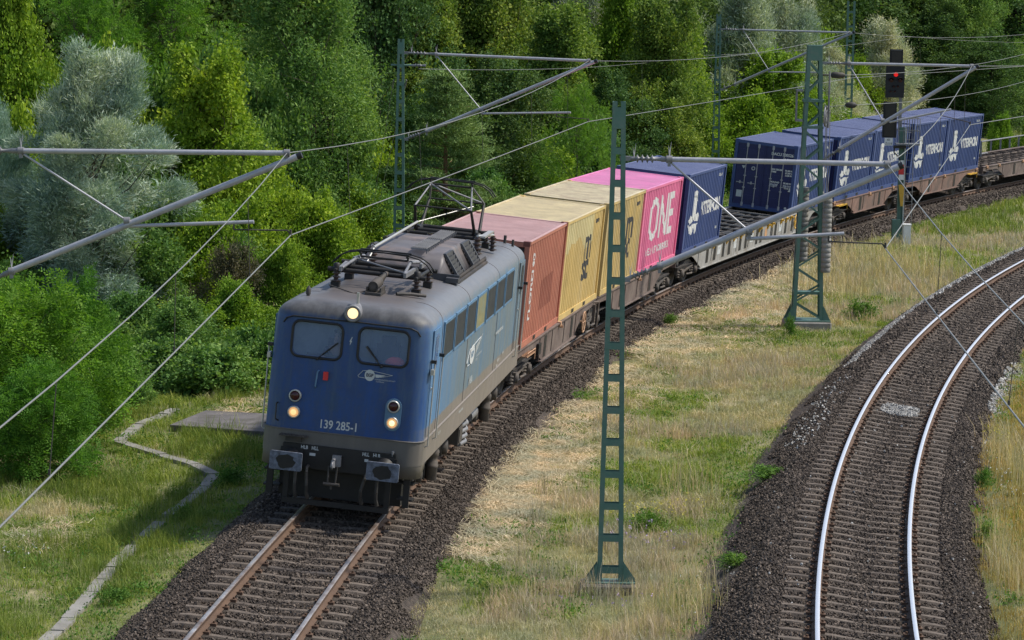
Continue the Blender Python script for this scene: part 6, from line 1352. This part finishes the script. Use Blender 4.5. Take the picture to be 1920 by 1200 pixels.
# ---- grass
def grassmat(name, a, b_, c_, trans=.3): return leafmat(name, a, b_, c_, trans, .7, 1.1)
M['g_green'] = grassmat('grass_green', (.13, .20, .03), (.25, .33, .055), (.42, .47, .13))
M['g_lush'] = grassmat('grass_lush', (.10, .17, .035), (.18, .26, .055), (.30, .36, .10))
M['g_dry'] = grassmat('grass_dry', (.32, .28, .17), (.52, .46, .31), (.72, .66, .49))
M['g_plume'] = grassmat('grass_plume', (.38, .31, .25), (.56, .47, .40), (.70, .62, .54))
M['g_gold'] = grassmat('grass_gold', (.28, .20, .06), (.42, .34, .12), (.55, .47, .22))
M['g_straw'] = grassmat('straw', (.38, .31, .21), (.60, .51, .37), (.78, .70, .55), .15)
def blades(P, D, nb, h, w0, spread, lean, rg, flat=False):
    n = len(P); t = np.repeat(np.arange(n), nb); m_ = len(t); a = rg.uniform(0, 2 * math.pi, m_); d = np.stack([np.cos(a), np.sin(a), np.zeros(m_)], 1)
    base = P[t] + rg.normal(size=(m_, 3)) * [spread, spread, 0]; hh = (h[t] if np.ndim(h) else h) * rg.uniform(.5, 1.15, m_); W = (w0 * np.maximum(1, D[t] / 52))[:, None] * rg.uniform(.7, 1.2, (m_, 1))
    if flat: a0 = np.repeat(rg.uniform(0, 2 * math.pi, n), nb) + rg.normal(0, .45, m_); d = np.stack([np.cos(a0), np.sin(a0), np.zeros(m_)], 1); a = a0; ax = d; k1, k2 = .5, 1.0; l = hh[:, None]; mid = base + ax * l * .5 + [0, 0, .07]; tip = base + ax * l + [0, 0, .01]; base = base + [0, 0, .015]
    else: ln = (lean * rg.uniform(.1, 1, m_))[:, None]; mid = base + np.array([0, 0, 1]) * hh[:, None] * .55 + d * hh[:, None] * ln * .22; tip = base + np.array([0, 0, 1]) * hh[:, None] * (1 - ln * .25) + d * hh[:, None] * ln * .8
    s_ = np.stack([-np.sin(a), np.cos(a), np.zeros(m_)], 1); b2 = rg.uniform(0, 2 * math.pi, m_); s_ = np.stack([np.cos(b2), np.sin(b2), np.zeros(m_)], 1) * .5 + s_ * .5
    V = np.stack([base - s_ * W * .5, base + s_ * W * .5, mid + s_ * W * .4, mid - s_ * W * .4, tip + s_ * W * .12, tip - s_ * W * .12], 1)
    i = np.arange(m_)[:, None] * 6; F1 = i + np.array([0, 1, 2, 3]); F2 = i + np.array([3, 2, 4, 5]); return V.reshape(-1, 3), np.concatenate([F1, F2])
rg = np.random.default_rng(11)
def field(y0, y1, dens, sz):
    ya = rg.uniform(y0, y1, int((y1 - y0) * .50 * (y0 + y1) / 2 * 1.0 * dens)); xa = rg.uniform(-.24, .26, len(ya)) * ya; return np.stack([xa, ya], 1), np.full(len(ya), sz)
FL = [field(43, 62, 85, 1.0), field(62, 95, 50, 1.25), field(95, 150, 17, 1.7), field(150, 215, 5, 2.4)]
P2 = np.concatenate([f[0] for f in FL]); SZ = np.concatenate([f[1] for f in FL])
x, y = P2.T; l1, s1 = T1.latdist(x, y); l2, s2 = T2.latdist(x, y); ok = ~covered(x, y, -.12)
z = gz(x, y); P = np.stack([x, y, z], 1); ok &= in_view(P, 90)
behind = (l1 < -2) & (y > 84) & (l1 < -4.5); ok &= ~(behind & (rg.random(len(x)) < .75))
ok &= ~((np.abs(x - 1.78) < .40) & (np.abs(y - 51.4) < .30)) & ~((np.abs(x - XB) < .7) & (np.abs(y - YB) < .5))
for a, b in zip(pts[:-1], pts[1:]):     # keep the trough line and the slabs free
    ax_, ay_ = a.x, a.y; dx, dy = b.x - a.x, b.y - a.y; t = np.clip(((x - ax_) * dx + (y - ay_) * dy) / (dx * dx + dy * dy), 0, 1); ok &= np.hypot(x - ax_ - t * dx, y - ay_ - t * dy) > .10 + .08 * rg.random(len(x))
q0, q1 = on_z(318, 796, -.42), on_z(560, 775, -.42); ok &= ~((x > q0.x - .05 + (y - q0.y) * .25) & (x < -3) & (y > q0.y - .1) & (y < q1.y + .3))
P = P[ok]; SZ = SZ[ok]; x, y = P[:, 0], P[:, 1]; l1, l2 = l1[ok], l2[ok]; s1, s2 = s1[ok], s2[ok]
nA, nB, nC = vnoise(x, y, 2.3, 21), vnoise(x, y, .9, 22), vnoise(x, y, 5, 23)
mid = (l1 > 0) & (l2 < 0); left = l1 < 0; right = l2 > 0
def ell(px, py, rx, ry):  # patch given by a picture point on the ground, radii in metres
    c = on_z(px, py, -.55); return np.clip(1 - (((x - c.x) / rx) ** 2 + ((y - c.y) / ry) ** 2), 0, 1)
dry = (nA * .5 + nB * .3 + nC * .2); dry = dry + .16 * ell(1000, 900, 2.2, 6) + .2 * ell(1400, 720, 2.2, 10) + .25 * ell(1650, 520, 3, 9) - .2 * ell(1450, 1150, 2, 4) - .2 * ell(1750, 430, 4, 30) - .12 * ell(950, 1120, 2.0, 5) - .12 * (left) + .05 * mid
dry = dry + np.where(mid & (l1 < 4.0), .10 * (nB - .3), 0)
kind_ = np.where(dry > .605, 1, 0); kind_ = np.where((dry > .50) & (rg.random(len(x)) < .3), 1, kind_); kind_ = np.where(left & (vnoise(x, y, 1.7, 31) > .62), 3, kind_); kind_ = np.where((nC > .5) & mid & (l1 > 3.2) & (rg.random(len(x)) < .75) & (vnoise(x, y, 1.3, 35) > .42), 2, kind_)
kind_ = np.where(right & (l2 < 6) & (rg.random(len(x)) < .6) & (vnoise(x, y, 1.9, 33) > .35), 4, kind_)
kind_ = np.where((y > 125) & (rg.random(len(x)) < .6), 3, kind_)
hn = .38 + .75 * vnoise(x, y, .7, 51) ** 1.5 + .5 * (vnoise(x, y, .35, 52) > .72); tall = ell(1650, 510, 3.0, 9) * .5 + ell(1280, 940, 1.6, 4) * .35 + np.where(right, .25, 0)
edge1 = np.clip((np.minimum(np.abs(l1), np.abs(l2)) - 1.8) / 1.6, .25, 1)
for k, nm, mt, nb, h0, lean, lab in ((0, 'green_grass', 'g_green', 9, .21, 1.3, 'green meadow grass between and beside the tracks'), (1, 'dry_grass', 'g_dry', 8, .25, 1.3, 'dry straw-coloured grass in patches between the tracks'), (2, 'flowering_grass', 'g_plume', 9, .38, .6, 'pale beige grass in flower between the tracks'), (3, 'lush_grass', 'g_lush', 9, .32, .8, 'lush darker green grass in the left meadow and far off'), (4, 'golden_grass', 'g_gold', 9, .45, .6, 'golden grass along the right edge beyond the empty track')):
    s_ = kind_ == k
    if not s_.any(): continue
    hh = hn[s_] * (h0 + tall[s_] * (.5 if k in (1, 2, 4) else .2)) * (.75 + .25 * SZ[s_]) * edge1[s_] * (1.25 if k == 3 else 1); V, Fq = blades(P[s_], P[s_][:, 1], nb, hh, .011, .07 * 1.2, lean, rg)
    tag(big_mesh(nm, V, Fq, mt), lab, 'grass', kind='stuff')
# lying straw
A = []
for px, py, rx, ry, n in ((985, 890, .9, 3.6, 620), (950, 960, .6, 2, 240), (1040, 840, 1, 3, 330), (1250, 640, 1.1, 6, 420), (1400, 560, 1.4, 9, 520), (1490, 520, 1.2, 6, 350), (1180, 720, .8, 4, 260), (1330, 600, 1.6, 8, 330), (905, 1010, .5, 2, 140), (1100, 780, .8, 3, 220), (80, 1000, .6, 1.5, 60), (450, 765, .5, 1.5, 60)):
    c = on_z(px, py, -.5); r = np.sqrt(rg.random(n)); a = rg.uniform(0, 6.28, n); A.append(np.stack([c.x + rx * r * np.cos(a), c.y + ry * r * np.sin(a)], 1))
A = np.concatenate(A); P3 = np.stack([A[:, 0], A[:, 1], gz(A[:, 0], A[:, 1]) + .05], 1); la, sa = T1.latdist(P3[:, 0], P3[:, 1]); bz = ballast_z(T1, sa, la); P3[:, 2] = np.where(np.abs(la) < 2.6, np.maximum(P3[:, 2], bz + .03), P3[:, 2]); P3 = P3[np.abs(la) > 1.9]
V, Fq = blades(P3, P3[:, 1], 11, np.full(len(P3), .62), .012, .14, .5, rg, True); tag(big_mesh('straw', V, Fq, 'g_straw'), 'mown pale straw lying in swathes along the ballast edge right of the train', 'straw', kind='stuff')
# broad-leaved herbs among the grass
k = rg.random(len(P)) < np.where(vnoise(x, y, 1.4, 61) > .58, .35, .07); k &= (y < 100) & (dry < .56); A = P[k] + [0, 0, .05]; t = np.repeat(np.arange(len(A)), 12); Vv = leaves(A[t] + rg.normal(size=(len(t), 3)) * [.09, .09, .05], np.tile([0, 0, .5], (len(t), 1)), .075, .035, rg); tag(big_mesh('meadow_herbs', Vv, np.arange(len(Vv)).reshape(-1, 4), 'lf_herb'), 'small broad-leaved herbs mixed into the meadow grass', 'herbs', kind='stuff')
# tall stems and flowers
def stems(spots, h, mt, nm, lab, nb=3):
    A = []
    for px, py, rx, ry, n in spots: c = on_z(px, py, -.5); A.append(np.stack([c.x + rng.normal(0, rx, n), c.y + rng.normal(0, ry, n)], 1))
    A = np.concatenate(A); A = A[~covered(A[:, 0], A[:, 1])]; P3 = np.stack([A[:, 0], A[:, 1], gz(A[:, 0], A[:, 1])], 1); V, Fq = blades(P3, P3[:, 1], nb, np.full(len(P3), h), .011, .08, .5, rg); tag(big_mesh(nm, V, Fq, mt), lab, 'grass', kind='stuff')
stems([(1285, 920, .3, 1.0, 90), (1290, 1150, .35, .8, 110), (1240, 1180, .4, .5, 60), (1650, 500, 1.6, 4, 900), (1560, 540, .9, 3, 300), (1900, 900, .3, 3, 300), (1890, 1100, .25, 2, 260), (450, 700, .8, 2, 70)], .8, 'g_dry', 'tall_grass', 'tall upright straw-coloured grass stems in tufts')
M['lilac'] = basic('lilac_petals', (.48, .34, .56), .7, 0, .15, 5); M['yellowfl'] = basic('yellow_petals', (.62, .55, .05), .7, 0, .15, 5); M['whitefl'] = basic('white_petals', (.7, .7, .66), .7, 0, .1, 5)
def flowers(spots, mt, nm, lab, sz):
    P3 = []
    for px, py, rx, ry, n in spots:
        c = on_z(px, py, -.5); a = np.stack([c.x + rng.normal(0, rx, n), c.y + rng.normal(0, ry, n)], 1); a = a[~covered(a[:, 0], a[:, 1])]; P3.append(np.stack([a[:, 0], a[:, 1], gz(a[:, 0], a[:, 1]) + rng.uniform(.22, .42, len(a))], 1))
    P3 = np.concatenate(P3); t = np.repeat(np.arange(len(P3)), 5); V = leaves(P3[t] + rg.normal(size=(len(t), 3)) * sz * .4, np.zeros((len(t), 3)), sz, sz * .8, rg); Fq = np.arange(len(V)).reshape(-1, 4); tag(big_mesh(nm, V, Fq, mt), lab, 'flowers', kind='stuff')
flowers([(1195, 1020, .3, .5, 22), (1230, 1030, .3, .4, 14), (1130, 1150, .4, .3, 10)], 'lilac', 'lilac_flowers', 'lilac wild flowers at the foot of the near mast', .035)
flowers([(1270, 970, .4, .4, 60), (1180, 975, .3, .3, 35), (1840, 840, .2, 1, 40), (1870, 850, .1, 1, 25)], 'yellowfl', 'yellow_flowers', 'yellow wild flowers right of the near mast and beside the empty track', .03)
flowers([(1400, 1150, .6, 1, 60), (1900, 950, .2, 2, 40), (30, 1060, .3, .5, 25)], 'whitefl', 'white_flowers', 'scattered tiny white wild flowers in the grass', .025)
# low leaf cover under the bushes on the left of the train
n = 9000; ya = rng.uniform(70, 150, n); xa = rng.uniform(-.2, .16, n) * ya; l1, s1 = T1.latdist(xa, ya); k = (l1 < -3.4 - (vnoise(xa, ya, 2, 40) * 2.5)) & (ya > 74 + vnoise(xa, ya, 3, 41) * 8); k &= ~((ya < 88) & (l1 > -6)); A = np.stack([xa[k], ya[k], gz(xa[k], ya[k]) + .16], 1)
A = A[in_view(A, 60)]; t = np.repeat(np.arange(len(A)), 26); Vv = leaves(A[t] + rg.normal(size=(len(t), 3)) * [.22, .22, .1], np.tile([0, 0, .7], (len(t), 1)), .11, .08, rg); tag(big_mesh('ground_cover', Vv, np.arange(len(Vv)).reshape(-1, 4), 'lf_bramble'), 'low leafy undergrowth at the foot of the bushes left of the train', 'undergrowth', kind='stuff')
